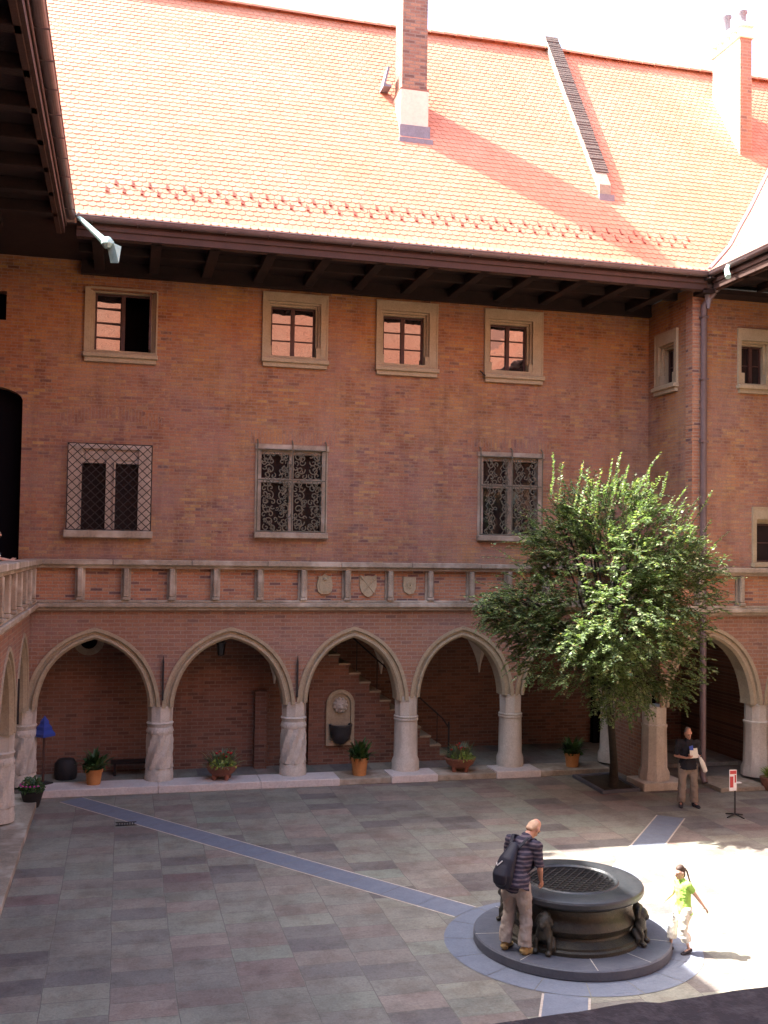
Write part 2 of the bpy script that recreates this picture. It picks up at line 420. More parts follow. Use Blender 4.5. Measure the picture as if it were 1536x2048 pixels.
# ------------------------------------------------------------------ buildings
main = tag(empty('brick_building', (5.5, D+3, 0)), 'long red brick facade with pointed arcade, stone windows and big orange tiled roof', 'building')
leftw = tag(empty('brick_building', (-4, 11, 0)), 'left wing with stone balustrade and dark wooden eave, cut by the left edge', 'building')
tower = tag(empty('brick_building', (15, 23, 0)), 'projecting brick bay in the right corner with drainpipe and pale roof', 'building')
nearw = tag(empty('brick_building', (6, -3, 0)), 'wing with the stone coping at the bottom right corner of the photo', 'building')

ARC = [(1, 0), (.995, .08), (.975, .18), (.945, .28), (.90, .39), (.84, .50), (.76, .605), (.66, .705), (.54, .795), (.41, .868), (.27, .928), (.14, .968), (.05, .991), (0, 1)]
def arch_pts(uc, hw, zs, rise, off=0):
    L = []
    for x, h in ARC: L.append((uc-(hw+off)*x, zs+(rise+off)*h))
    for x, h in ARC[-2::-1]: L.append((uc+(hw+off)*x, zs+(rise+off)*h))
    return L
def arcade(fr, parent, cols, z_sp, z_ap, ztop, hwc=.29, depth=.5, u_lo=None, u_hi=None, base=.17, slab=True, wallmat='brick_old', skipcol=(), style=None, label=None):
    wall = MB(fr); ring = None
    lo = u_lo if u_lo is not None else cols[0]; hi = u_hi if u_hi is not None else cols[-1]
    if lo < cols[0]-hwc-.01: wall.box(lo, cols[0]-hwc-.001, -depth, 0, 0, ztop)
    if hi > cols[-1]+hwc+.01: wall.box(cols[-1]+hwc+.001, hi, -depth, 0, 0, ztop)
    for i in range(len(cols)-1):
        a, b_ = cols[i]+hwc, cols[i+1]-hwc; uc = (a+b_)/2; hw = (b_-a)/2; zs = z_sp[i] if isinstance(z_sp, list) else z_sp
        inner = arch_pts(uc, hw, zs, z_ap-zs); outer = arch_pts(uc, hw, zs, z_ap-zs, .27)
        outer = [(max(cols[i], min(cols[i+1], u)), z) for u, z in outer]
        # brick above the outer line
        for (u0, zz0), (u1, zz1) in zip(outer, outer[1:]):
            if u1-u0 < 1e-5: continue
            wall.face([(u0, 0, zz0), (u1, 0, zz1), (u1, 0, ztop), (u0, 0, ztop)])
            wall.face([(u0, -depth, zz0), (u1, -depth, zz1), (u1, -depth, ztop), (u0, -depth, ztop)])
        for (fa, fb) in ((cols[i], outer[0][0]), (outer[-1][0], cols[i+1])):
            if fb-fa > 1e-4: wall.face([(fa, 0, zs), (fb, 0, zs), (fb, 0, ztop), (fa, 0, ztop)])
        # moulded stone ring
        ring = MB(fr)
        prof = [(0, -depth), (0, -.07), (.055, .0), (.10, .0), (.12, -.05), (.17, -.05), (.19, .025), (.27, .035), (.27, -.02)]
        secs = []
        for off, v in prof:
            p = arch_pts(uc, hw, zs, z_ap-zs, off)
            secs.append([(max(cols[i]+.012, min(cols[i+1]-.012, u)), v, z) for u, z in p])
        for s0, s1 in zip(secs, secs[1:]):
            for k in range(len(s0)-1): ring.face([s0[k], s0[k+1], s1[k+1], s1[k]])
        # infill wedges above the column
        ring.build('arch_surround', M['sand'], parent, smooth=35)
    wall.build('arcade_wall', M[wallmat], parent)
    for i, c in enumerate(cols):
        if i in skipcol: continue
        zs = z_sp[min(i, len(z_sp)-1)] if isinstance(z_sp, list) else z_sp
        st = (style or {}).get(i, 'plain')
        col = MB(fr); r = hwc+.02; cy = -.27
        zb = base
        if st == 'spiral':
            col.lathe([(r+.015, zb), (r+.02, zb+.12), (r+.005, zb+.2), (r-.005, zb+.28)], c, cy, 24)
            col.lathe([(r, zb+.28)] + [(r-.012-.012*k/14, zb+.28+k*(zs-.62-zb-.28)/14) for k in range(15)], c, cy, 32, twist=1.3, flute=.085, nf=8)
            col.lathe([(r-.02, zs-.62), (r-.005, zs-.56), (r-.012, zs-.5), (r-.03, zs-.46)], c, cy, 24)
            for k in range(14):
                a = 2*PI*k/14; col.lathe([(0, zs-.60), (.035, zs-.57), (.03, zs-.53), (0, zs-.5)], c+(r-.03)*math.cos(a), cy+(r-.03)*math.sin(a), 6)
            col.lathe([(r-.03, zs-.46), (r-.02, zs-.41), (r+.0, zs-.37), (r-.025, zs-.34)], c, cy, 24)
            col.lathe([(r-.028, zs-.34), (r-.02, zs+.02)], c, cy, 8)
        elif st == 'plain':
            col.lathe([(r+.03, zb), (r+.03, zb+.2), (r+.01, zb+.27), (r-.015, zb+.32), (r-.028, zs-.58)], c, cy, 28)
            col.lathe([(r-.028, zs-.58), (r-.01, zs-.565), (r-.008, zs-.53), (r-.026, zs-.52), (r-.01, zs-.50), (r-.008, zs-.47), (r-.028, zs-.455)], c, cy, 28)
            col.lathe([(r-.028, zs-.455), (r-.02, zs+.02)], c, cy, 8)
        else:
            col.lathe([(r+.05, zb), (r+.05, zb+.2), (r+.0, zb+.3), (r-.02, zs-.5), (r-.0, zs-.46), (r-.0, zs-.42), (r-.03, zs-.40), (r-.03, zs+.02)], c, cy, 10)
        col.build('column', M['marble'], parent, smooth=30)

SP = [1.86, 1.84, 1.88, 1.95, 1.95]
COLS = [-2.06, .94, 4.05, 6.83, 9.55, 12.35]
arcade(FM, main, COLS, SP, 3.40, Z1, u_lo=-2.06, skipcol=(), style={0: 'spiral', 1: 'spiral', 2: 'spiral', 3: 'plain', 4: 'plain', 5: 'oct'})

def wall_grid(fr, holes, u0, u1, z0, z1, mt, parent, name='wall', depth=.35):
    mb = MB(fr)
    us = sorted({u0, u1} | {h[0] for h in holes} | {h[1] for h in holes}); zs = sorted({z0, z1} | {h[2] for h in holes} | {h[3] for h in holes})
    us = [u for u in us if u0 <= u <= u1]; zs = [z for z in zs if z0 <= z <= z1]
    for a, b_ in zip(us, us[1:]):
        for c, d in zip(zs, zs[1:]):
            mu_, mz = (a+b_)/2, (c+d)/2
            if any(h[0] < mu_ < h[1] and h[2] < mz < h[3] for h in holes): continue
            mb.face([(a, 0, c), (b_, 0, c), (b_, 0, d), (a, 0, d)])
    for h in holes:
        a, b_, c, d = h
        for q in ([(a, 0, c), (a, -depth, c), (a, -depth, d), (a, 0, d)], [(b_, 0, c), (b_, -depth, c), (b_, -depth, d), (b_, 0, d)],
                  [(a, 0, d), (b_, 0, d), (b_, -depth, d), (a, -depth, d)], [(a, 0, c), (b_, 0, c), (b_, -depth, c), (a, -depth, c)]):
            mb.face(q)
    return mb.build(name, mt, parent)

def ring_boxes(mb, o, i, v0, v1):     # rectangular ring between outer o and inner i rectangles
    mb.box(o[0], i[0], v0, v1, o[2], o[3]); mb.box(i[1], o[1], v0, v1, o[2], o[3])
    mb.box(i[0], i[1], v0, v1, i[3], o[3])
    if i[2] > o[2]+1e-4: mb.box(i[0], i[1], v0, v1, o[2], i[2])
def shrink(r, a, b_=None): b_ = a if b_ is None else b_; return (r[0]+a, r[1]-a, r[2]+(0 if b_ == 0 else b_), r[3]-a)

def upper_window(fr, parent, outer, op, label, sash=2, rows=3, open_right=False, eared=True, glass='glass'):
    s = MB(fr)
    step = [op[0]-.0, op[1]+.0, op[2], op[3]+.0]
    mid = (op[0]-.10, op[1]+.10, op[2], op[3]+.10); mid2 = (op[0]-.05, op[1]+.05, op[2], op[3]+.05)
    ring_boxes(s, (outer[0], outer[1], outer[2], outer[3]), mid, -.3, .05)
    ring_boxes(s, mid, mid2, -.3, -.03); ring_boxes(s, mid2, tuple(op), -.3, -.10)
    if eared:   # lower blocks where the moulding stops
        s.box(mid[0], op[0], -.1+.002, .035, outer[2], outer[2]+.3); s.box(op[1], mid[1], -.1+.002, .035, outer[2], outer[2]+.3)
    # thin outer fillet
    for a, b_ in ((outer[0], outer[0]+.035), (outer[1]-.035, outer[1])): s.box(a, b_, .05, .065, outer[2], outer[3])
    s.box(outer[0]+.035, outer[1]-.035, .05, .065, outer[3]-.035, outer[3])
    w = s.build('window', M['cream'], parent)
    tag(w, label)
    sl_ = MB(fr)
    sl_.box(outer[0]-.02, outer[1]+.02, -.12, .15, outer[2]-.10, outer[2]-.002, bev=.012)
    sl_.box(outer[0]+.02, outer[1]-.02, -.12, .09, outer[2]-.20, outer[2]-.102)
    sl_.build('sill', M['cream'], w)
    # wooden frame
    f = MB(fr); v0, v1 = -.26, -.20; fw = .045
    f.box(op[0], op[0]+fw, v0, v1, op[2], op[3]); f.box(op[1]-fw, op[1], v0, v1, op[2], op[3])
    f.box(op[0]+fw, op[1]-fw, v0, v1, op[3]-fw, op[3]); f.box(op[0]+fw, op[1]-fw, v0, v1, op[2], op[2]+fw)
    um = (op[0]+op[1])/2; f.box(um-.045, um+.045, v0, v1+.02, op[2]+fw, op[3]-fw)
    for k in range(1, rows):
        z = op[2]+(op[3]-op[2])*k/rows
        f.box(op[0]+fw, um-.045, v0+.01, v1-.005, z-.014, z+.014)
        if not open_right: f.box(um+.045, op[1]-fw, v0+.01, v1-.005, z-.014, z+.014)
    if open_right:   # right leaf swung outwards
        f.box(op[1]-.05, op[1]-.01, v1+.001, v1+.55, op[2]+.03, op[2]+.07); f.box(op[1]-.05, op[1]-.01, v1+.001, v1+.55, op[3]-.07, op[3]-.03)
        f.box(op[1]-.05, op[1]-.01, v1+.50, v1+.55, op[2]+.07, op[3]-.07); f.box(op[1]-.05, op[1]-.01, v1+.001, v1+.04, op[2]+.07, op[3]-.07)
        for k in range(1, rows):
            z = op[2]+(op[3]-op[2])*k/rows; f.box(op[1]-.04, op[1]-.02, v1+.04, v1+.50, z-.012, z+.012)
    f.build('window_frame', M['frame'], w)
    p = MB(fr)
    vl_, vm_ = (-.237, -.297) if open_right else (-.235, -.235)
    p.face([(op[0]+.02, vl_, op[2]+.02), (um, vm_, op[2]+.02), (um, vm_, op[3]-.02), (op[0]+.02, vl_, op[3]-.02)])
    if not open_right: p.face([(um, -.235, op[2]+.02), (op[1]-.02, -.235, op[2]+.02), (op[1]-.02, -.235, op[3]-.02), (um, -.235, op[3]-.02)])
    p.build('pane', M[glass], w, recalc=False)
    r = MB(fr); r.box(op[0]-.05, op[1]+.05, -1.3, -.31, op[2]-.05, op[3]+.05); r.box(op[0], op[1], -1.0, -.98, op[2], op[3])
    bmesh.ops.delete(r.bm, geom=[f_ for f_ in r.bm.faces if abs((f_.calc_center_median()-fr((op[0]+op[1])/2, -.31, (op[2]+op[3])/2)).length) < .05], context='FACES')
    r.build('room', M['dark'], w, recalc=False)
    return w

UW = [((-.95, .67, 9.90, 11.40), (-.73, .53, 9.97, 11.32)),
      ((3.09, 4.67, 10.02, 11.60), (3.31, 4.39, 10.09, 11.30)),
      ((5.86, 7.43, 9.98, 11.61), (6.07, 7.11, 10.07, 11.27)),
      ((8.65, 10.22, 9.95, 11.60), (8.85, 9.84, 10.06, 11.25))]
LW = [(-1.23, .61, 5.87, 7.82), (2.99, 4.72, 5.90, 7.95), (8.52, 10.26, 5.92, 7.98)]
holes = [(o[0]+.05, o[1]-.05, o[2]+.02, o[3]-.05) for o, _ in UW] + [(l[0]+.05, l[1]-.05, l[2]+.02, l[3]-.05) for l in LW]
holes += [(-4.0, -2.23, Z2, 9.06), (-4.0, -2.63, 10.52, 11.17)]
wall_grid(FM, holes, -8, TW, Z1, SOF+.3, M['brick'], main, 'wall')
# dark doorway on the left gallery and small window over it
dd = MB(FM)
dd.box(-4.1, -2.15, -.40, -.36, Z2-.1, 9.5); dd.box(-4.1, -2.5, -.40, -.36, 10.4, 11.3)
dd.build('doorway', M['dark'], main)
dd = MB(FM)   # arched head of the doorway
pts = [(-4.0, 8.95), (-4.0, 8.98)]
ar = [(-2.22-.055*k, 8.72+.33*math.sqrt(max(0, 1-((k-16)/16)**2))) for k in range(0, 33)]
for (u0, z0), (u1, z1) in zip(ar, ar[1:]):
    if abs(u0-u1) > 1e-4: dd.face([(u0, -.002, z0), (u1, -.002, z1), (u1, -.002, 9.07), (u0, -.002, 9.07)]); dd.face([(u0, -.002, z0), (u1, -.002, z1), (u1, -.35, z1), (u0, -.35, z0)])
dd.build('doorway_arch', M['brick'], main)
labs = ['leftmost upper window with its right leaf standing open', None, None, 'upper window whose panes mirror a dark eave']
for (o, i), l, k in zip(UW, labs, range(4)):
    upper_window(FM, main, o, i, l, rows=4 if k == 0 else 3, open_right=(k == 0), eared=(k > 0))
# iron hooks below windows
hk = MB(FM); hk.tube([(8.55, .02, 10.02), (8.62, .22, 9.86)], .014); hk.build('iron_hook', M['iron'], main)

def spiral(mb, u, z, r, turns, sgn, v, a0=0, th=.012):
    pts = []
    for k in range(18):
        t_ = k/17; a = a0 + sgn*turns*2*PI*t_; rr = r*(1-.85*t_); pts.append((u+rr*math.cos(a), v, z+rr*math.sin(a)))
    mb.tube(pts, th*1.25, 4)
def lower_window(o, kind, label):
    fr = FM; s = MB(fr)
    if kind == 'diamond':
        op = [(o[0]+.30, o[0]+.83, o[2]+.03, o[3]-.42), (o[0]+1.04, o[0]+1.55, o[2]+.03, o[3]-.42)]
        s.box(o[0], op[0][0], -.30, .02, o[2], o[3]); s.box(op[1][1], o[1], -.30, .02, o[2], o[3])
        s.box(op[0][1], op[1][0], -.30, -.02, o[2], o[3]-.10)
        s.box(op[0][0], op[1][1], -.30, .02, o[3]-.10, o[3])
        s.box(op[0][0], op[0][1], -.30, -.06, op[0][3], o[3]-.10); s.box(op[1][0], op[1][1], -.30, -.06, op[0][3], o[3]-.10)
        for a, b_, _, zt in op:   # stepped tracery heads
            s.box(a+.08, b_-.08, -.06, -.03, zt-.0+.08, zt+.26)
            s.box(a-.035, a-.0, -.10, .04, o[2]+.03, zt+.02); s.box(b_, b_+.035, -.10, .04, o[2]+.03, zt+.02)
        w = s.build('window', M['sandp'], main); tag(w, label)
        sl_ = MB(fr); sl_.box(o[0]-.06, o[1]+.05, -.1, .16, o[2]-.17, o[2]-.004, bev=.015); sl_.build('sill', M['sandw'], w)
        p = MB(fr)
        for a, b_, z0, z1 in op: p.face([(a-.01, -.22, z0), (b_+.01, -.22, z0), (b_+.01, -.22, z1), (a-.01, -.22, z1)])
        p.build('pane', M['glassd'], w, recalc=False)
        g_ = MB(fr); v = .13
        W_, H_ = o[1]-o[0], o[3]-o[2]; nx = 9; stp = W_/nx
        nz = round(H_/stp)
        sz = H_/nz
        for k in range(-nz, nx+1):
            for sg in (1, -1):
                # line u = k*stp + t, z = t*sz/stp
                a = max(0, -k); b_ = min(nz, nx-k)
                if b_ <= a: continue
                if sg == 1: q = [(o[0]+(k+a)*stp, v, o[2]+a*sz), (o[0]+(k+b_)*stp, v, o[2]+b_*sz)]
                else: q = [(o[0]+(k+a)*stp, v+.012, o[3]-a*sz), (o[0]+(k+b_)*stp, v+.012, o[3]-b_*sz)]
                g_.tube(q, .012, 4)
        g_.tube([(o[0], v, o[2]), (o[0], v, o[3]), (o[1], v, o[3]), (o[1], v, o[2]), (o[0], v, o[2])], .016, 4)
        for u in (o[0]+.01, (o[0]+o[1])/2, o[1]-.01): g_.tube([(u, .0, o[3]-.02), (u, v, o[3]-.02)], .012, 4)
        g_.build('grille', M['iron'], w)
    else:
        s.box(o[0], o[0]+.14, -.3, .02, o[2], o[3]-.1); s.box(o[1]-.14, o[1], -.3, .02, o[2], o[3]-.1)
        s.box(o[0]-.01, o[1]+.02, -.3, .06, o[3]-.1, o[3]+.02)
        um = (o[0]+o[1])/2; zc = o[2]+(o[3]-o[2])*.6
        s.box(um-.055, um+.055, -.28, -.05, o[2], o[3]-.1); s.box(o[0]+.14, um-.055, -.28, -.06, zc-.05, zc+.05); s.box(um+.055, o[1]-.14, -.28, -.06, zc-.05, zc+.05)
        s.box(o[0]+.14, o[1]-.14, -.28, -.04, o[3]-.2, o[3]-.1)
        w = s.build('window', M['sandw'], main); tag(w, label)
        sl_ = MB(fr); sl_.box(o[0]-.02, o[1]+.01, -.1, .17, o[2]-.14, o[2]-.004, bev=.015); sl_.build('sill', M['sandw'], w)
        p = MB(fr); p.face([(o[0]+.1, -.22, o[2]), (o[1]-.1, -.22, o[2]), (o[1]-.1, -.22, o[3]-.1), (o[0]+.1, -.22, o[3]-.1)])
        p.build('pane', M['glassd'], w, recalc=False)
        g_ = MB(fr); v = .12; rnd = random.Random(int(o[0]*10))
        for u in (o[0]+.04, um, o[1]-.06): g_.tube([(u, v, o[2]), (u, v, o[3]+.06), (u, 0, o[3]+.13)], .016, 5)
        g_.tube([(o[0]+.04, v, o[2]+.02), (o[1]-.06, v, o[2]+.02)], .016, 5); g_.tube([(o[0]+.04, v, o[3]-.1), (o[1]-.06, v, o[3]-.1)], .016, 5)
        g_.tube([(o[0]+.04, v, zc), (o[1]-.06, v, zc)], .016, 5)
        u0, u1 = o[0]+.12, o[1]-.14; cw = (u1-u0)/4; nzz = 6; ch = (o[3]-.16-o[2]-.04)/nzz
        for i in range(4):
            for j in range(nzz):
                cu, cz = u0+cw*(i+.5), o[2]+.04+ch*(j+.5); sg = 1 if (i+j) % 2 else -1
                if kind == 'scroll':
                    spiral(g_, cu-.02*sg, cz+.05, .115, 1.15, sg, v-.01, rnd.uniform(0, 6)); spiral(g_, cu+.05*sg, cz-.08, .085, 1.0, -sg, v, rnd.uniform(0, 6))
                    spiral(g_, cu+.09*sg, cz+.09, .06, .8, -sg, v+.01, rnd.uniform(0, 6), .012); spiral(g_, cu-.1*sg, cz-.1, .07, .9, sg, v+.015, rnd.uniform(0, 6), .012); spiral(g_, cu+.02, cz, .05, .9, sg, v+.02, rnd.uniform(0, 6), .012)
                else:
                    for kx in (-.07, .07):
                        g_.tube([(cu+kx, v, cz-ch/2), (cu+kx+.05*sg, v, cz-ch/4), (cu+kx, v, cz), (cu+kx-.05*sg, v, cz+ch/4), (cu+kx, v, cz+ch/2)], .012, 4)
                    spiral(g_, cu, cz, .085, 1.0, sg, v+.01, rnd.uniform(0, 6), .012); spiral(g_, cu, cz+.13, .06, .9, -sg, v+.015, rnd.uniform(0, 6), .012)
        for k in range(46):
            cu, cz = rnd.uniform(u0+.05, u1-.05), rnd.uniform(o[2]+.08, o[3]-.22)
            spiral(g_, cu, cz, rnd.uniform(.05, .085), rnd.uniform(.7, 1.1), rnd.choice((-1, 1)), v-.02, rnd.uniform(0, 6), .011)
        g_.build('grille', M['grille'], w)
    # shadow gap room
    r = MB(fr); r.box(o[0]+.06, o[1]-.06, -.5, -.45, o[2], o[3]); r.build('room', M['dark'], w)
lower_window(LW[0], 'diamond', 'lower window behind a diamond lattice grille')
lower_window(LW[1], 'scroll', 'middle lower window behind curling scrollwork')
lower_window(LW[2], 'wave', 'lower window by the tree behind wavy ironwork')
# soldier course bricks over the lower and upper openings
for o, n_ in ((LW[0], 13), (LW[1], 15), (LW[2], 15)):
    sc_ = MB(FM)
    w_ = o[1]-o[0]+.3; uc = (o[0]+o[1])/2; zb = o[3]+(.38 if o is LW[0] else .04)
    K = 28
    for k in range(K):
        a = -w_/2 + w_*k/K + .012; b_ = -w_/2 + w_*(k+1)/K
        def zz(x, o=o): return (.22*(1-(2*x/w_)**2) if o is LW[0] else .05*(1-(2*x/w_)**2))
        f_ = .10
        sc_.face([(uc+a, .004, zb+zz(a)), (uc+b_, .004, zb+zz(b_)), (uc+b_*(1+f_), .004, zb+zz(b_)+.27), (uc+a*(1+f_), .004, zb+zz(a)+.27)])
    sc_.build('brick_lintel', M['brick'], main, swap=True)

# ledge, rail and posts (balustrade applied to the facade)
def balustrade(fr, parent, u0, u1, posts, panel=True, v=0.0):
    if panel:
        p = MB(fr); p.box(u0, u1, v-.1, v+.012, Z2-.02, Z3+.02); p.build('brick_panel', M['brick_red'], parent)
    l = MB(fr); l.box(u0, u1, v-.15, v+.2, Z1, Z2-.03, bev=.015); l.box(u0, u1, v-.15, v+.15, Z2-.028, Z2+.03, bev=.01); l.box(u0, u1, v-.12, v+.12, Z1-.07, Z1-.002); l.build('ledge', M['sandw'], parent)
    r = MB(fr); n = max(1, int((u1-u0)/1.7)); rnd = random.Random(5)
    for k in range(n):
        a = u0+(u1-u0)*k/n; b_ = u0+(u1-u0)*(k+1)/n-.006; d = rnd.uniform(-.008, .008)
        r.box(a, b_, v-.15, v+.24+d, Z3+.02, Z4+d, bev=.015)
    r.box(u0, u1, v-.12, v+.16, Z3-.05, Z3+.018)
    r.build('rail', M['sandw'], parent)
    for u in posts:
        q = MB(fr)
        q.prism([(u-.11, Z2+.031), (u+.11, Z2+.031), (u+.11, Z3-.052), (u-.11, Z3-.052)], v+.0, v+.06)
        q.box(u-.06, u+.06, v+.0605, v+.19, Z2+.10, Z3-.052, bev=.02)
        q.box(u-.08, u+.08, v+.0605, v+.2, Z2+.031, Z2+.098, bev=.012)
        q.build('baluster', M['sandw'], parent)
posts = [-.9, .1, 1.12, 2.11, 3.13, 4.16, 5.22, 6.28, 7.29, 8.35, 9.34, 10.35, 11.35]
balustrade(FM, main, LX+.0, 12.05, posts)
for a, b_, z in ((4.29, 5.09, 0),):
    pass
# shields
def shield(u, kind):
    pts = {0: [(-.17, .2), (-.15, .16), (-.17, .1), (-.19, -.02), (-.17, -.15), (-.08, -.22), (.08, -.22), (.17, -.15), (.19, -.02), (.17, .1), (.15, .16), (.17, .2), (.08, .2), (0, .26), (-.08, .2)],
           1: [(-.2, .24), (-.21, .0), (-.17, -.15), (-.08, -.25), (0, -.29), (.08, -.25), (.17, -.15), (.21, .0), (.2, .24), (.1, .2), (0, .23), (-.1, .2)],
           2: [(-.17, .2), (-.18, .0), (-.15, -.15), (-.03, -.22), (.08, -.2), (.1, -.15), (.14, -.1), (.14, .2)]}[kind]
    mb = MB(FM); z = 4.67
    mb.prism([(u+a, z+b_) for a, b_ in pts], .0125, .07)
    if kind == 0:
        mb.prism([(u+a*.72, z+b_*.7-.01) for a, b_ in pts], .0705, .085); mb.lathe([(0, z+.1), (.05, z+.12), (.04, z+.16), (0, z+.18)], u, .085, 8)
    if kind == 1:
        for sg in (-1, 1):
            d = .18
            mb.tube([(u-d*sg, .075, z+.2), (u+d*sg*.8, .075, z-.19)], .013, 5)
            mb.tube([(u-d*sg, .078, z+.2), (u-d*.75*sg, .078, z+.13)], .028, 6)
    if kind == 2:
        spiral(mb, u-.01, z+.0, .1, 1.0, 1, .075, 1.0, .018)
    mb.build('coat_of_arms', M['cream'], main)
shield(4.69, 0); shield(5.75, 1); shield(6.80, 2)
# iron anchors between arches
for c, zt in ((-2.03, 3.0), (.97, 3.0), (4.07, 2.95)):
    a = MB(FM); a.box(c-.022, c+.022, .04, .075, 2.02, zt-.12); a.prism([(c-.022, zt-.12), (c+.022, zt-.12), (c, zt+.05)], .04, .075); a.build('iron_anchor', M['iron'], main)

# gallery interior behind the arcade
gi = MB()
gi.face([(-2.6, 25.6, 0), (4.6, 25.6, 0), (4.6, 25.6, 4.1), (-2.6, 25.6, 4.1)])
gi.face([(4.6, 25.6, 0), (4.6, 27.2, 0), (4.6, 27.2, 4.1), (4.6, 25.6, 4.1)])
gi.face([(4.6, 27.2, 0), (16, 27.2, 0), (16, 27.2, 4.1), (4.6, 27.2, 4.1)])
gi.face([(16, 27.2, 0), (16, 22, 0), (16, 22, 4.1), (16, 27.2, 4.1)])
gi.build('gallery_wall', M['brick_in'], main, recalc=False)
gc = MB(); gc.face([(-6, 24.6, 3.98), (20, 24.6, 3.98), (20, 27.3, 3.98), (-6, 27.3, 3.98)]); gc.build('vault', M['plaster'], main, recalc=False)
gf = MB(); gf.box(-2.4, 15.9, 23.98, 27.3, .02, .12); tag(gf.build('gallery_floor', M['flag']), kind='structure')
# vault springers on the back wall
for u in (.94, 3.75, 6.9, 9.72, 12.6, 14.35, 15.9):
    yb = 25.59 if u < 4.3 else 27.19
    sp_ = MB(); K = 8
    pr = []
    for k in range(K+1):
        t_ = k/K; w_ = .02+1.05*t_**1.7; z = 2.15+1.8*t_; pr.append((w_, z))
    for (w0, z0), (w1, z1) in zip(pr, pr[1:]):
        sp_.face([(u-w0, yb, z0), (u, yb-w0*.8, z0), (u, yb-w1*.8, z1), (u-w1, yb, z1)])
        sp_.face([(u, yb-w0*.8, z0), (u+w0, yb, z0), (u+w1, yb, z1), (u, yb-w1*.8, z1)])
    sp_.build('vault_springer', M['plaster'], main, recalc=False)
# stair block with stepped top, in the third and fourth bay
st = MB()
steps = [(4.62, 3.3)]; u, z = 4.62, 3.2
pts = [(4.62, .1), (4.62, 3.3)]
for k in range(14):
    u1 = 4.82+.27*k; zz = 3.3-.235*k
    if zz < .2: break
    pts += [(u1, zz), (u1, zz-.235)]
pts.append((pts[-1][0], .1))
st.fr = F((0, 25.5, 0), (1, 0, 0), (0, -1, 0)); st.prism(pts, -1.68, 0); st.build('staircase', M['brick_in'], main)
sc2 = MB(F((0, 25.5, 0), (1, 0, 0), (0, -1, 0)))
for k in range(13):
    u1 = 4.82+.27*k; zz = 3.3-.235*k-.235
    if zz < .2: break
    sc2.box(u1+.003, u1+.30, -1.66, .03, zz-.06+.062, zz+.045)
sc2.build('stair_tread', M['sand'], main)
hr = MB(); hr.tube([(4.9, 25.55, 4.0), (8.15, 25.55, 1.18), (8.3, 25.5, .95)], .022, 6)
for k in range(6): 
    x = 5.3+k*.54; hr.tube([(x, 25.55, 3.65-.868*(x-5.3)), (x, 25.55, 2.9-.868*(x-5.3))], .013, 5)
hr.tube([(8.3, 25.5, .12), (8.3, 25.5, 1.1)], .025, 6)
hr.build('handrail', M['iron'], main)
# round window in bay one, wall niche pieces
ow = MB(F((-.72, 25.59, 3.26), (1, 0, 0), (0, -1, 0)))
for r0, r1, v in ((.2, .28, .05), (.28, .36, .02)):
    for k in range(24):
        a, b_ = 2*PI*k/24, 2*PI*(k+1)/24
        ow.face([(r0*math.cos(a), v, r0*math.sin(a)), (r1*math.cos(a), v, r1*math.sin(a)), (r1*math.cos(b_), v, r1*math.sin(b_)), (r0*math.cos(b_), v, r0*math.sin(b_))])
ow.build('round_window', M['sandw'], main, recalc=False)
ow = MB(F((-.72, 25.585, 3.26), (1, 0, 0), (0, -1, 0))); ow.face([(.21*math.cos(2*PI*k/20), 0, .21*math.sin(2*PI*k/20)) for k in range(20)]); ow.build('round_pane', M['dark'], main, recalc=False)
bd = MB(); bd.box(3.25, 3.55, 25.3, 25.58, .12, 2.0); bd.build('brick_pier', M['brick_in'], main)
# dark door and brick pillars seen through the right-hand arches
rd = MB(); rd.box(13.1, 14.0, 27.0, 27.18, .1, 2.9); rd.box(14.55, 14.95, 26.8, 27.15, .1, 3.9); rd.build('doorway', M['dark'], tower)

ip = MB(); ip.box(12.28, 12.5, 22.6, 24.15, 0, 3.3); ip.build('brick_pier', M['brick_old'], tower)
# kerb and marble slabs under the columns
kb = MB(); kb.box(-2.0, 12.0, 23.72, 24.6, 0, .135, bev=.01)
tag(kb.build('kerb', M['sandw']), kind='structure')
slabs = [(-1.9, .9), (.905, 3.2), (3.205, 5.05), (6.3, 7.45), (8.95, 10.1)]
for i, (a, b_) in enumerate(slabs):
    s_ = MB(); s_.box(a, b_, 23.66, 24.42, .0, .172 if i < 3 else .175, bev=.012)
    tag(s_.build('kerb_slab', M['marble2']), kind='structure')

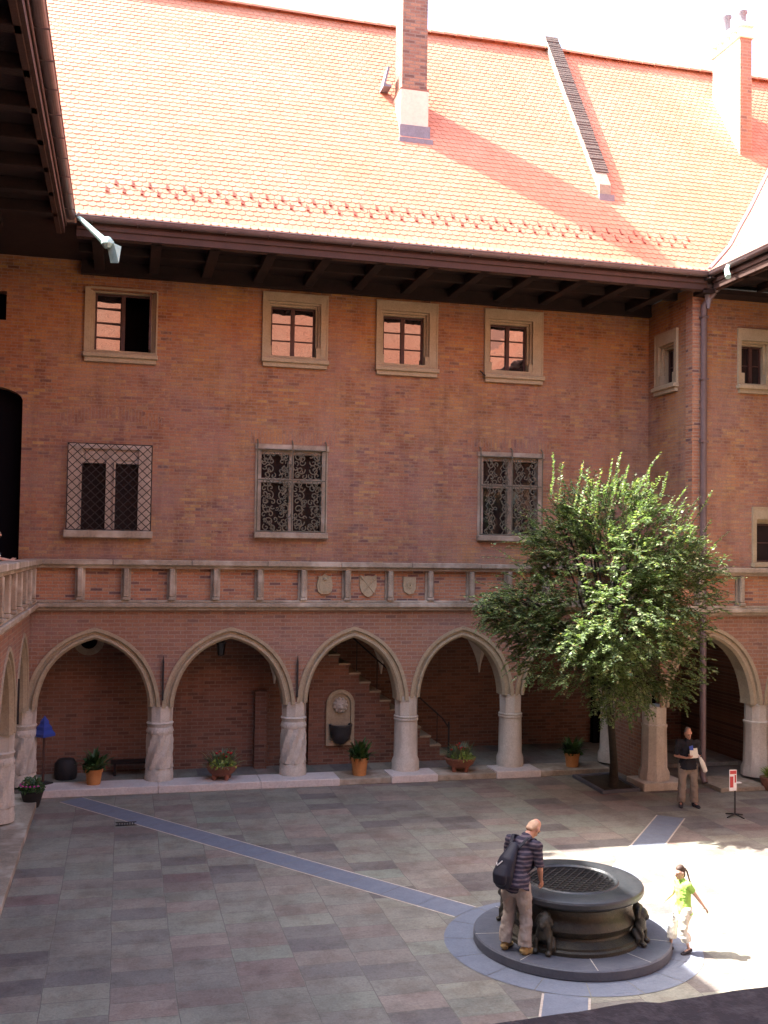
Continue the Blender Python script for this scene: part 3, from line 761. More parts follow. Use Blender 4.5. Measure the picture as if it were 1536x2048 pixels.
# ------------------------------------------------------------------ eaves
def eave(fr, parent, u0, u1, vout, beams=1.2):
    # fr: wall frame; soffit from the wall to vout in front of it
    s = MB(fr); s.box(u0, u1, -.3, vout-.12, SOF+.16, SOF+.2); s.build('soffit', M['wood'], parent)
    k = 0
    n = int((u1-u0)/beams)
    for i in range(n+1):
        u = u0+.4+i*beams
        if u > u1-.1: break
        b_ = MB(fr); b_.box(u-.11, u+.11, -.3, vout-.16, SOF-.06, SOF+.158, bev=.01)
        b_.build('eave_beam', M['wood'], parent)
    b_ = MB(fr)
    b_.box(u0, u1, vout*.48, vout*.48+.14, SOF-.02+.0, SOF+.157); b_.box(u0, u1, 0.002, .16, SOF-.16, SOF-.061); b_.box(u0, u1, 0.002, .14, SOF-.059, SOF+.156)
    b_.build('purlin', M['wood'], parent)
    f = MB(fr); f.box(u0, u1, vout-.16, vout-.10, SOF-.04, EZ-.08); f.box(u0, u1, vout-.10, vout-.065, SOF+.10, SOF+.20, bev=.01); f.box(u0, u1, vout-.26, vout-.161, SOF-.06, SOF+.08, bev=.01)
    f.build('fascia', M['fascia'], parent)
    g_ = MB(fr); r = .10; n = 10
    pr = [(vout+r*math.cos(PI+PI*k/n), EZ-.03+r*math.sin(PI+PI*k/n)) for k in range(n+1)]
    pr2 = [(vout+(r-.012)*math.cos(2*PI-PI*k/n), EZ-.03+(r-.012)*math.sin(2*PI-PI*k/n)) for k in range(n+1)]
    pl = pr+pr2
    for (a, c), (b2, d) in zip(pl, pl[1:]+pl[:1]): g_.face([(u0, a, c), (u1, a, c), (u1, b2, d), (u0, b2, d)])
    g_.tube([(u0, vout+r, EZ-.03), (u1, vout+r, EZ-.03)], .014, 6)
    k = u0+.3
    while k < u1:
        g_.box(k-.012, k+.012, vout-.1, vout+r+.012, EZ-.135, EZ-.12); k += .9
    g_.build('gutter', M['gutter'], parent, smooth=40)
eave(FM, main, LE, RE, D-EV)
eave(F((-3.9, 0, 0), (0, 1, 0), (1, 0, 0)), leftw, -3, EV-.005, -3.9*-1+LE-.12)
eave(F((16.0, 0, 0), (0, 1, 0), (-1, 0, 0)), tower, -3, EV-.005, 16.0-RE)
eave(F((0, -1.6, 0), (1, 0, 0), (0, 1, 0)), nearw, LE, RE, 3.9)
# soffit corners behind the eaves
sf = MB(); sf.box(-8, LE+.1, EV, D+.6, SOF+.165, SOF+.195); sf.build('soffit', M['wood'], leftw)
sf = MB(); sf.box(RE-.1, 17, EV-.2, D+.6, SOF+.168, SOF+.198); sf.box(TW, 16.2, EV+.1, TY+.1, SOF-.1, SOF+.0); sf.build('soffit', M['wood'], tower)

# ------------------------------------------------------------------ roofs
TP = math.tan(R(57))
def prof_main(s):           # distance along the slope -> (horizontal run, height)
    return s*math.cos(R(57)), s*math.sin(R(57))
RV = [(0, 0), (.44, .39), (.87, .78), (1.41, 1.42), (1.97, 2.05), (3.13, 3.45), (8, 9.6)]
def prof_poly(s):
    for (a, b_), (c, d) in zip(RV, RV[1:]):
        L = math.hypot(c-a, d-b_)
        if s <= L: return a+(c-a)*s/L, b_+(d-b_)*s/L
        s -= L
    return RV[-1]
def tiles(fr_pt, prof, u0, u1, smax, keep=None, tw=.165, th=.155, seed=1):
    """fr_pt(u, run, z) -> world"""
    rnd = random.Random(seed); V = []; Fc = []
    nrow = int(smax/th); ncol = int((u1-u0)/tw)
    for j in range(nrow+1):
        s0 = j*th-.03; s1 = s0+th+.07
        r0, z0 = prof(max(s0, 0)); r1, z1 = prof(max(s1, .01))
        if s0 < 0: r0 -= .03
        L = math.hypot(r1-r0, z1-z0) or 1; nx, nz = -(z1-z0)/L, (r1-r0)/L
        for i in range(ncol+1):
            u = u0+(i+(.5 if j % 2 else 0))*tw
            if keep and not keep(u, r0, z0): continue
            lift0 = .019+rnd.uniform(-.0015, .002); lift1 = .005; w = tw/2-.003; sk = rnd.uniform(-.004, .004)
            out = [(-w, .22), (-w*.72, .06), (0, 0), (w*.72, .06), (w, .22), (w, 1), (-w, 1)]
            base = len(V)
            for (x, t_) in out:
                l = lift0*(1-t_)+lift1*t_; rr = r0+(r1-r0)*t_; zz = z0+(z1-z0)*t_
                V.append(fr_pt(u+x+sk*(1-t_), rr+nx*l, zz+nz*l))
            for (x, t_) in out[:5]:
                l = (lift0*(1-t_)+lift1*t_)-.014; rr = r0+(r1-r0)*t_; zz = z0+(z1-z0)*t_
                V.append(fr_pt(u+x+sk*(1-t_), rr+nx*l, zz+nz*l))
            Fc.append([base+k for k in range(7)])
            for k in range(4): Fc.append([base+k+1, base+k, base+7+k, base+8+k])
    me = bpy.data.meshes.new('roof'); me.from_pydata([tuple(v) for v in V], [], Fc); me.update()
    return me
RUN = 4.72; SL = RUN/math.cos(R(57)); RZ = EZ+RUN*TP; RY = EV+RUN
me = tiles(lambda u, r, z: (u, EV+r, EZ+z), prof_main, -3.4, 21, SL)
roof = link('roof', me, M['tile'], main)
ub = MB(); ub.face([(-8, EV+.05, EZ+.03), (24, EV+.05, EZ+.03), (24, RY, RZ-.03), (-8, RY, RZ-.03)]); ub.face([(-8, RY, RZ-.03), (24, RY, RZ-.03), (24, RY+4.7, EZ), (-8, RY+4.7, EZ)])
ub.build('roof_underlay', M['terra2'], roof, recalc=False)
rg = MB(); x = -3.4; rnd = random.Random(2)
while x < 21:
    rg.fr = F((x, RY, RZ-.02+.02*math.sin(x*.8)), (1, 0, 0), (0, 1, 0))
    pts = [(.15*math.cos(a), .13*math.sin(a)) for a in [PI*k/8 for k in range(9)]]
    for (a, c), (b2, d) in zip(pts, pts[1:]): rg.face([(0, a*1.1, c*1.1), (.40, a, c), (.40, b2, d), (0, b2*1.1, d*1.1)])
    rg.face([(0, a*1.1, c*1.1) for a, c in pts])
    x += .37
rg.build('ridge_tile', M['tile'], roof, smooth=40, recalc=False)
# snow guards
sg0 = None
def on_roof(x, s, lift=.03):
    r, z = prof_main(s); return Vector((x, EV+r-math.sin(R(57))*lift, EZ+z+math.cos(R(57))*lift))
gm = MB(); gm.box(-.012, .012, -.012, .014, -.02, .17); gm.box(-.008, .05, -.012, .075, -.02, .0); 
bmesh.ops.rotate(gm.bm, verts=gm.bm.verts, cent=(0, 0, 0), matrix=Matrix.Rotation(R(-33), 3, 'X'))
gob = gm.build('snow_guard', M['redp'], roof)
gob.data.materials.clear(); gob.data.materials.append(M['guard'])
first = True
for row, (s0, x0, n) in enumerate(((.80, -.5, 39), (1.04, -.33, 39))):
    for k in range(n):
        x = x0+k*.352
        if x > 13.1: continue
        o = gob if first else gob.copy()
        if not first: COL.objects.link(o); o.parent = roof
        first = False
        o.location = on_roof(x+random.uniform(-.015, .015), s0)
        
# right wing roof (faces left, fully sunlit)
me = tiles(lambda u, r, z: (RE+r, u, EZ+z), prof_poly, 8, 25.4, 7.5, keep=lambda u, r, z: (u-EV)*TP < z+.10, seed=4)
rroof = link('roof', me, M['tile'], tower)
ub = MB()
for (a, b_), (c, d) in zip(RV, RV[1:]): ub.face([(RE+a, -6, EZ+b_), (RE+a, 29, EZ+b_), (RE+c, 29, EZ+d), (RE+c, -6, EZ+d)])
ub.build('roof_underlay', M['terra2'], rroof, recalc=False)
vl = MB(); pts = []
for a, b_ in RV[:-1]: pts.append((RE+a, EV+b_/TP-.01, EZ+b_+.07))
pts.append((RE+RV[-2][0]+1.2, EV+(RV[-2][1]+1.5)/TP, EZ+RV[-2][1]+1.57))
vl.tube(pts, .05, 6); vl.build('valley_flashing', M['lead'], rroof)
# left and near wing roofs
lr = MB(); lr.face([(LE-.05, -6, EZ), (LE-.05, 26, EZ), (LE-6, 26, EZ+5.6), (LE-6, -6, EZ+5.6)]); lr.face([(LE-6, -6, EZ+5.6), (LE-6, 26, EZ+5.6), (LE-12, 26, 0), (LE-12, -6, 0)]); lr.build('roof', M['tile'], leftw, recalc=False)
me = tiles(lambda u, r, z: (u, 2.3-r, EZ+z), prof_main, -1.2, 22, 8.0, seed=9)
nroof = link('roof', me, M['tile'], nearw)
ub = MB(); ub.face([(-8, 2.27, EZ), (24, 2.27, EZ), (24, -3, EZ+5.3*TP), (-8, -3, EZ+5.3*TP)]); ub.build('roof_underlay', M['terra2'], nroof, recalc=False)

# chimneys, fire wall, hatches
def rz(y): return EZ+(y-EV)*TP
c1 = MB(); c1.box(6.27, 6.97, 23.6, 24.45, 15.3, 16.68); c1b = MB(); c1b.box(6.31, 6.94, 23.64, 24.3, 16.72, 20.2); 
ch = c1.build('chimney', M['render'], roof)
c1b.build('chimney_shaft', M['brick_chim'], roof)
cc = MB(); cc.box(6.26, 6.98, 23.6, 24.46, 16.68, 16.72); cc.build('chimney_ledge', M['terra2'], roof)
fl = MB(); fl.box(6.24, 7.0, 23.52, 23.597, 15.38, 15.78); fl.box(6.2, 7.04, 23.40, 23.519, 15.30, 15.42); fl.build('flashing', M['lead'], roof)
c2 = MB(); c2.box(15.85, 16.2, 24.06, 25.35, 16.2, 19.5)
ch2 = c2.build('chimney', M['white'], roof); tag(ch2, 'broad white rendered chimney on the right end of the roof')
cf = MB(); cf.box(15.85, 16.2, 24.03, 24.058, 16.2, 19.5); cf.build('chimney_front', M['brick_old'], roof)
c2c = MB(); c2c.box(15.78, 16.27, 23.98, 25.42, 19.5, 19.58, bev=.01)
for k in range(5): y = 24.04+k*.32; c2c.box(15.86, 16.19, y, y+.13, 19.581, 19.82)
c2c.box(15.78, 16.27, 23.98, 25.42, 19.821, 19.93, bev=.01); c2c.build('chimney_cap', M['white'], roof)
for (y, z1) in ((24.95, 20.55), (24.2, 20.3)):
    cp = MB(); cp.lathe([(.11, 19.93), (.1, z1-.1), (.14, z1-.05), (.14, z1)], 16.02, y, 12); cp.build('chimney_pot', M['lead'], roof, smooth=40)
fw = MB(F((11.10, 0, 0), (0, 1, 0), (-1, 0, 0)))
y0, y1 = 22.72, RY+.05
pl = [(y0, rz(y0)-.3), (y0, rz(y0)+.30), (y1, rz(y1)+.36), (y1, rz(y1)-.3)]
fw.prism(pl, -.30, 0); fw.build('fire_wall', M['sandw'], roof)
fm = MB(F((11.10, 0, 0), (0, 1, 0), (-1, 0, 0)))
K = 60
for k in range(K):
    ya = y0+.25+(y1-y0-.25)*k/K; yb_ = y0+.25+(y1-y0-.25)*(k+1)/K
    a_ = .36-.06*(1-(ya-y0)/(y1-y0))
    j_ = random.uniform(-.012, .012); fm.prism([(ya-.01, rz(ya)+a_+.002), (ya-.012, rz(ya)+a_+.035+j_), (yb_, rz(yb_)+a_+.03+j_), (yb_, rz(yb_)+a_+.002)], -.36+j_, .02+j_)
fm.build('fire_wall_tiles', M['moss'], roof)
ff = MB(); ff.box(11.05, 11.45, 22.62, 22.71, rz(22.7)-.12, rz(22.7)+.06); ff.build('flashing', M['lead'], roof)
h = MB(); h.fr = F((5.95, 24.45, rz(24.45)), (1, 0, 0), (0, -1, 0)); h.prism([(0, .05), (.05, .05), (.16, .5), (.11, .52)], .02, .4); h.box(0, .2, .0, .42, 0, .06); h.build('roof_hatch', M['lead'], roof)
h = MB(); h.box(17.2, 18.2, 24.35, 25.4, rz(24.4)+.0, rz(24.4)+.35); h.box(17.15, 18.25, 24.28, 25.4, rz(24.4)+.35, rz(24.4)+.4); h.build('roof_hatch', M['lead'], roof)

# ------------------------------------------------------------------ left wing
arcade(FL, leftw, [3.2, 6.2, 9.2, 12.2, 15.2, 18.2, 21.25, 24.05], 1.86, 3.40, Z1, hwc=.28, skipcol=(7,), style={k: 'spiral' for k in range(8)})
balustrade(FL, leftw, 1.3, D-.0, [1.6+k*1.02 for k in range(22)])
lf = MB(); lf.box(-4.3, LX-.16, 1.3, D, 3.98, Z1-.02); lf.build('gallery_deck', M['plaster'], leftw)
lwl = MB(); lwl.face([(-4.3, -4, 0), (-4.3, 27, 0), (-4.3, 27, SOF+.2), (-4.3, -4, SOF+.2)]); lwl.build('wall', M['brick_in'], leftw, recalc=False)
an = MB(FL); an.box(21.25-.02, 21.25+.02, .04, .075, 2.02, 2.9); an.build('iron_anchor', M['iron'], leftw)
lk = MB(); lk.box(-4.3, -1.62, 1.3, 23.65, 0, .135, bev=.01); tag(lk.build('kerb', M['sandw']), kind='structure')
# copper spout at the left corner
spt = MB()
P0 = Vector((LE+.0, EV-.02, EZ-.03)); P1 = Vector((-.42, 20.9, 11.50))
pa = [P0.lerp(P1, k/6) for k in range(7)]
spt.tube([tuple(p) for p in pa], [.045, .05, .055, .06, .065, .075, .08], 8)
spt.lathe([(.07, 11.42), (.13, 11.50), (.12, 11.56), (.05, 11.64)], P1.x, P1.y, 8)
spt.build('waterspout', M['copper'], leftw, smooth=35)
dr = MB()      # open beak of the spout
dr.face([(-.45, 20.93, 11.55), (-.30, 20.8, 11.5), (-.20, 20.82, 11.12)]); dr.face([(-.45, 20.93, 11.55), (-.2, 20.82, 11.12), (-.36, 20.98, 11.15)])
dr.face([(-.30, 20.8, 11.5), (-.16, 20.98, 11.5), (-.2, 20.82, 11.12)]); dr.face([(-.16, 20.98, 11.5), (-.36, 20.98, 11.15), (-.2, 20.82, 11.12)])
dr.face([(-.45, 20.93, 11.55), (-.16, 20.98, 11.5), (-.30, 20.8, 11.5)])
dr.build('spout_beak', M['copper'], leftw)

# ------------------------------------------------------------------ tower / right bay
arcade(FT, tower, [12.36, 15.12, 17.9], 1.9, 3.53, Z1, hwc=.29, u_hi=20, style={0: 'oct', 1: 'oct'})
arcade(FB, tower, [22.22, 24.36], 1.9, 3.35, Z1, hwc=.27, skipcol=(0, 1), depth=.4)
balustrade(FT, tower, 12.05, 20, [12.3, 13.35, 14.45, 15.4])
balustrade(FB, tower, TY, D-.2, [22.6, 23.5])
td = MB(); td.box(12.2, 20, TY+.13, D, 3.98, Z1-.02); td.build('gallery_deck', M['plaster'], tower)
wall_grid(F((0, TY+.02, 0), (1, 0, 0), (0, -1, 0)), [(14.45, 15.75, 9.68, 11.0), (14.85, 16.2, 5.35, 6.65)], TW, 20, Z1, SOF+.15, M['brick'], tower)
wall_grid(FS, [(22.66, 23.64, 9.8, 11.05)], TY+.02, D, Z1, SOF+.15, M['brick'], tower, 'side_wall')
FT2 = F((0, TY+.02, 0), (1, 0, 0), (0, -1, 0))
upper_window(FT2, tower, (14.41, 15.78, 9.66, 11.05), (14.60, 15.20, 9.70, 10.66), None, rows=2, glass='glassd')
upper_window(FT2, tower, (14.82, 16.2, 5.33, 6.70), (15.03, 16.0, 5.36, 6.30), None, rows=2, glass='glassd', eared=False)
upper_window(FS, tower, (22.62, 23.70, 9.75, 11.12), (22.86, 23.44, 9.80, 10.70), None, rows=2, glass='glassd')
qs = MB()   # pale brick quoin at the corner
z = Z4
while z < SOF: qs.box(TW-.015, TW+(.2 if int(z*10) % 2 else .26), TY-.0, TY+.3, z, z+.09); z += .098
qs.build('corner_brick', M['brick_red'], tower)
dp = MB(); dp.tube([(13.62, EV+.0, 12.05), (13.58, EV+.1, 11.85), (13.42, TY-.12, 11.5), (13.42, TY-.12, .3), (13.42, TY-.22, .15)], .075, 10)
for z in (11.2, 9.7, 8.2, 6.7, 5.6): dp.box(13.33, 13.51, TY-.2, TY-.04, z, z+.04)
dp.build('drainpipe', M['gutter'], tower, smooth=40)
lh = MB(); lh.lathe([(.03, 11.4), (.06, 11.55), (.10, 11.75), (.13, 11.95), (.08, 12.05)], 13.46, TY-.25, 8); lh.build('rainwater_head', M['lead'], tower, smooth=30)
cs = MB(); pa = [Vector((RE+.02, EV-.1, EZ-.02)), Vector((RE-.0, 20.6, 12.16)), Vector((RE-.22, 20.35, 11.95)), Vector((RE-.34, 20.1, 11.72))]
cs.tube([tuple(p) for p in pa[1:]], [.05, .055, .065], 8); cs.build('waterspout', M['copper'], tower)
# right wing wall, out of the frame but seen by the sun
wall_grid(FR, [(4+3*k, 5.6+3*k, 6, 8) for k in range(5)], -3, TY, 0, SOF+.2, M['brick'], tower, 'side_wall')
balustrade(FR, tower, 1.3, TY-.3, [2+k*1.02 for k in range(19)], v=.01)
rk = MB(); rk.box(14.9, 16.4, 1.5, 21.3, 0, .135, bev=.01); rk.box(13.6, 14.9, 21.35, 22.6, 0, .1, bev=.01); tag(rk.build('kerb', M['sandw']), kind='structure')
bs = MB(); bs.box(11.85, 12.95, 21.75, 22.62, 0, .19, bev=.015); bs.build('column_base', M['marble'], tower)

# ------------------------------------------------------------------ near wing: coping under the camera
nw = MB(); nw.face([(-4, -1.6, 0), (16, -1.6, 0), (16, -1.6, SOF+.2), (-4, -1.6, SOF+.2)]); nw.build('wall', M['brick'], nearw, recalc=False)
nl = MB(); nl.box(-2, 16, .95, 1.40, 0, 4.58); nl.build('arcade_wall', M['brick_old'], nearw)
nd = MB(); nd.box(-4, 16, -1.6, .95, 3.9, 4.0); nd.build('gallery_deck', M['plaster'], nearw)
cp = MB()
n = 60; pt = []
rnd = random.Random(11)
def edge(x):
    y = 1.585+.085*(x-.59)
    if .84 < x < .88: y += 0
    if x > .865: y -= .012
    return y+.006*noise.noise(Vector((x*14, 0, 0)))
xs = [-1.9+ i*.03 for i in range(0, 400)]
for a, b_ in zip(xs, xs[1:]):
    cp.face([(a, .9, 4.75), (b_, .9, 4.75), (b_, edge(b_)-.02, 4.75), (a, edge(a)-.02, 4.75)])
    cp.face([(a, edge(a)-.02, 4.75), (b_, edge(b_)-.02, 4.75), (b_, edge(b_), 4.735), (a, edge(a), 4.735)])
    cp.face([(a, edge(a), 4.735), (b_, edge(b_), 4.735), (b_, edge(b_), 4.6), (a, edge(a), 4.6)])
    cp.face([(a, edge(a), 4.6), (b_, edge(b_), 4.6), (b_, .9, 4.6), (a, .9, 4.6)])
cp.build('coping', stone_mat('dark_coping_stone', (.05, .04, .045), (.08, .066, .07), (.17, .15, .15), 5, .9), nearw, recalc=False)

# ------------------------------------------------------------------ well
wr = tag(empty('stone_well', (WC.x, WC.y, 0)), 'round dark stone well with a lattice grate on a circular step', 'well')
def around(mb): mb.fr = F((WC.x, WC.y, 0), (1, 0, 0), (0, 1, 0)); return mb
s_ = around(MB()); s_.lathe([(1.36, 0.0), (1.38, .02), (1.38, .13), (1.36, .15), (.8, .152)], 0, 0, 96, cap=False); s_.build('step', M['step'], wr, smooth=30)
jl = around(MB())
for a in (-.5, -1.15, -1.75, -2.5, 3.0, 1.2, .3, 2.1):
    c_, s2_ = math.cos(a), math.sin(a); q = (-s2_*.006, c_*.006)
    jl.face([(.95*c_-q[0], .95*s2_-q[1], .154), (1.375*c_-q[0], 1.375*s2_-q[1], .154), (1.375*c_+q[0], 1.375*s2_+q[1], .154), (.95*c_+q[0], .95*s2_+q[1], .154)])
jl.build('step_joint', M['marble'], wr, recalc=False)
b_ = around(MB()); b_.lathe([(.98, .15), (.98, .20), (.95, .22), (.95, .25), (.90, .27), (.84, .31), (.83, .34), (.87, .38), (.90, .44), (.885, .50), (.84, .55), (.80, .62), (.80, .68), (.85, .72), (.90, .74)], 0, 0, 96)
b_.build('well_body', M['bronze'], wr, smooth=30)
r_ = around(MB()); r_.lathe([(.88, .735), (.95, .75), (.985, .765), (1.0, .79), (1.0, .84), (.985, .865), (.965, .875), (.66, .885), (.645, .90), (.62, .90), (.60, .875), (.59, .5)], 0, 0, 96, cap=False)
r_.build('well_rim', M['granite'], wr, smooth=25)
gr = around(MB())
for k in range(-6, 7):
    d_ = k*.095; h_ = math.sqrt(max(.0, .60**2-d_**2))
    for sg in (1, -1):
        c_, s2_ = math.cos(sg*.62+.2), math.sin(sg*.62+.2)
        gr.tube([(d_*-s2_-h_*c_, d_*c_-h_*s2_, .845+.008*sg), (d_*-s2_+h_*c_, d_*c_+h_*s2_, .845+.008*sg)], .010, 5)
gr.build('grate', M['iron'], wr)
wd = around(MB()); wd.face([(.54*math.cos(2*PI*k/32), .54*math.sin(2*PI*k/32), .62) for k in range(32)]); wd.build('well_cover', M['dark'], wr, recalc=False)

# ------------------------------------------------------------------ organic shapes
def loft(bm, pts, rs, wide=(1, 0, 0), n=14, round0=True, round1=True):
    pts = [Vector(p) for p in pts]; rs = [(r, r) if not isinstance(r, (tuple, list)) else r for r in rs]
    if round0:
        d = (pts[0]-pts[1]).normalized(); r = min(rs[0]); P = []; Q = []
        for t_ in (.95, .75, .45): P.append(pts[0]+d*r*t_); k = math.sqrt(1-t_*t_); Q.append((rs[0][0]*k, rs[0][1]*k))
        pts = P+pts; rs = Q+rs
    if round1:
        d = (pts[-1]-pts[-2]).normalized(); r = min(rs[-1]); e = pts[-1]; q = rs[-1]
        for t_ in (.45, .75, .95): pts.append(e+d*r*t_); k = math.sqrt(1-t_*t_); rs.append((q[0]*k, q[1]*k))
    rings = []; W0 = Vector(wide)
    for i, p in enumerate(pts):
        d = (pts[min(i+1, len(pts)-1)]-pts[max(i-1, 0)]).normalized()
        w = (W0-d*W0.dot(d))
        if w.length < .05: w = d.orthogonal()
        w.normalize(); q = d.cross(w)
        rings.append([bm.verts.new(p+w*rs[i][0]*math.cos(2*PI*k/n)+q*rs[i][1]*math.sin(2*PI*k/n)) for k in range(n)])
    for a, b2 in zip(rings, rings[1:]):
        for k in range(n): bm.faces.new((a[k], a[(k+1) % n], b2[(k+1) % n], b2[k]))
    bm.faces.new(rings[0][::-1]); bm.faces.new(rings[-1])
def ball(bm, c, r, n=12):
    mtx = Matrix.Translation(c) @ Matrix.Diagonal((*(r if isinstance(r, (tuple, list)) else (r, r, r)), 1))
    bmesh.ops.create_uvsphere(bm, u_segments=n, v_segments=n-2, radius=1, matrix=mtx)
def organic(name, bm, mt, parent, vox=.012, it=4, fac=.5, disp=0):
    bmesh.ops.recalc_face_normals(bm, faces=bm.faces)
    me = bpy.data.meshes.new(name); bm.to_mesh(me); bm.free()
    o = link(name, me, mt, parent)
    r = o.modifiers.new('r', 'REMESH'); r.mode = 'VOXEL'; r.voxel_size = vox; r.use_smooth_shade = True
    s = o.modifiers.new('s', 'SMOOTH'); s.iterations = it; s.factor = fac
    if disp:
        tx = bpy.data.textures.new(name, 'CLOUDS'); tx.noise_scale = .085; dm = o.modifiers.new('d', 'DISPLACE'); dm.texture = tx; dm.strength = disp; dm.mid_level = .5
    return o

def lion(parent, ang):       # carved lion clinging to the well side
    bm = bmesh.new(); c, s = math.cos(ang), math.sin(ang)
    def L(r, t_, z): return Vector((WC.x+r*c-t_*s, WC.y+r*s+t_*c, z))
    side = Vector((-s, c, 0))
    loft(bm, [L(.90, 0, .30), L(1.0, 0, .42), L(1.0, 0, .56), L(.94, 0, .68)], [(.10, .07), (.13, .11), (.13, .10), (.10, .08)], side)
    ball(bm, L(1.03, 0, .60), (.10, .10, .10)); ball(bm, L(1.11, 0, .57), .05)
    for k in range(9):
        a = PI*k/8; ball(bm, L(.99, .13*math.cos(a), .59+.11*math.sin(a)), .038, 8)
    for sg in (-1, 1):
        loft(bm, [L(.97, .1*sg, .45), L(1.06, .12*sg, .33), L(1.05, .12*sg, .21)], [.05, .042, .04], side)
        ball(bm, L(1.09, .12*sg, .19), (.06, .06, .035))
        ball(bm, L(1.11, .035*sg, .625), .018, 6)
        loft(bm, [L(.92, .12*sg, .35), L(1.0, .17*sg, .26), L(.96, .16*sg, .18)], [.06, .05, .04], side)
    bmesh.ops.scale(bm, vec=(1, 1, .92), verts=bm.verts, space=Matrix.Translation((-WC.x-.9*c, -WC.y-.9*s, -.17))); bmesh.ops.scale(bm, vec=(.78, .78, 1), verts=bm.verts, space=Matrix.Translation((-WC.x-.88*c, -WC.y-.88*s, 0)))
    return organic('lion_carving', bm, M['bronze'], parent, .012, 1)
for a in (-2.38, -.72, .85, 2.45): lion(wr, a)

# wall fountain
wf = tag(empty('wall_fountain', (5.4, 25.45, .6)), 'stone lion mask fountain with a dark basin in an arched niche', 'fountain')
FF = F((5.41, 25.5, 0), (1, 0, 0), (0, -1, 0))
nf = MB(FF)
arc_o = [(-.36, .72)] + [(-.36*math.cos(PI*k/16)*1.0, 1.63+.36*math.sin(PI*k/16)) for k in range(17)] + [(.36, .72)]
arc_i = [(-.27, .72)] + [(-.27*math.cos(PI*k/16), 1.63+.27*math.sin(PI*k/16)) for k in range(17)] + [(.27, .72)]
for (a, b2), (c, d) in zip(zip(arc_o, arc_o[1:]), zip(arc_i, arc_i[1:])):
    nf.face([(a[0], .09, a[1]), (b2[0], .09, b2[1]), (d[0], .09, d[1]), (c[0], .09, c[1])])
    nf.face([(a[0], .09, a[1]), (b2[0], .09, b2[1]), (b2[0], 0, b2[1]), (a[0], 0, a[1])])
    nf.face([(c[0], .09, c[1]), (d[0], .09, d[1]), (d[0], .02, d[1]), (c[0], .02, c[1])])
nf.face([(x, .02, z) for x, z in arc_i]); nf.box(-.36, .36, .0, .09, .60, .718)
nf.build('niche', M['sand'], wf, recalc=False)
bm = bmesh.new(); q = Vector((5.41, 25.42, 1.60))
ball(bm, q, (.13, .08, .15)); ball(bm, q+Vector((0, -.09, -.05)), (.06, .06, .05)); ball(bm, q+Vector((0, -.06, -.14)), (.04, .05, .03))
for k in range(11):
    a = 2*PI*k/11; ball(bm, q+Vector((.15*math.cos(a), .01, .16*math.sin(a))), .045, 8)
for sg in (-1, 1): ball(bm, q+Vector((.05*sg, -.08, .03)), .022, 6)
organic('lion_mask', bm, M['marble'], wf, .012, 1)
bs = MB(FF); bs.lathe([(.02, .62), (.12, .66), (.22, .76), (.27, .9), (.285, 1.08), (.30, 1.10), (.30, 1.14), (.25, 1.14), (.24, 1.08), (.0, .95)], 0, .12, 24)
bs.build('basin', M['granite'], wf, smooth=35)

# ------------------------------------------------------------------ potted plants
def blades(n, length, wid, spread, seed, up=.6, droop=.6, base_r=.05, zb=0, two=False):
    rnd = random.Random(seed); V = []; Fc = []
    for i in range(n):
        a = rnd.uniform(0, 2*PI); L = length*rnd.uniform(.6, 1.1); tilt = rnd.uniform(.05, spread)
        d = Vector((math.cos(a), math.sin(a), 0)); s = Vector((-d.y, d.x, 0))
        p = d*rnd.uniform(0, base_r)+Vector((0, 0, zb)); ang = tilt; w0 = wid*rnd.uniform(.7, 1.2)
        b0 = len(V); K = 5
        for k in range(K+1):
            t_ = k/K; w = w0*math.sin(PI*(.12+.88*t_))**.8 if k < K else .001
            V += [tuple(p-s*w/2), tuple(p+s*w/2)]
            p = p+(d*math.sin(ang)+Vector((0, 0, math.cos(ang))))*L/K; ang += droop*rnd.uniform(.6, 1.2)*t_
        for k in range(K): Fc.append([b0+2*k, b0+2*k+1, b0+2*k+3, b0+2*k+2])
    me = bpy.data.meshes.new('foliage'); me.from_pydata(V, [], Fc); return me
def leafball(n, R0, wid, seed, flat=.6, zc=0):
    rnd = random.Random(seed); V = []; Fc = []
    for i in range(n):
        v = Vector((rnd.gauss(0, 1), rnd.gauss(0, 1), rnd.gauss(0, 1))).normalized()*R0*rnd.uniform(.4, 1.05)
        p = Vector((v.x, v.y, abs(v.z)*flat+zc)); q = Vector((rnd.gauss(0, 1), rnd.gauss(0, 1), rnd.gauss(0, 1))).normalized(); s = q.orthogonal().normalized()
        b0 = len(V); w = wid*rnd.uniform(.6, 1.3)
        V += [tuple(p-q*w), tuple(p+s*w*.5), tuple(p+q*w), tuple(p-s*w*.5)]; Fc.append([b0, b0+1, b0+2, b0+3])
    me = bpy.data.meshes.new('leaves'); me.from_pydata(V, [], Fc); return me
def tub(loc, label, seed, h=.34, r=.185, mt='terra', group=None, plant='arum'):
    t_ = tag(empty('potted_plant', loc), label, 'potted plant', group)
    p = MB(F(loc, (1, 0, 0), (0, 1, 0))); p.lathe([(r*.8, 0), (r*.97, h*.78), (r*1.06, h*.8), (r*1.08, h), (r*.95, h), (r*.93, h*.86), (0, h*.86)], 0, 0, 28); p.build('pot', M[mt], t_, smooth=35)
    me = blades(70, .55, .10, 1.1, seed, droop=.6, base_r=.10) if plant == 'arum' else leafball(420, .26, .035, seed, 1.1)
    f = link('foliage', me, M['leaf2'], t_); f.location = (0, 0, h*.84)
    me = leafball(260, .24, .05, seed+5, 1.0); f = link('foliage', me, M['leaf2'], t_); f.location = (0, 0, h*.9)
    return t_
tub((-.5, 24.12, .172), 'dark leafy plant in an orange pot under the leftmost arch', 1, plant='arum')
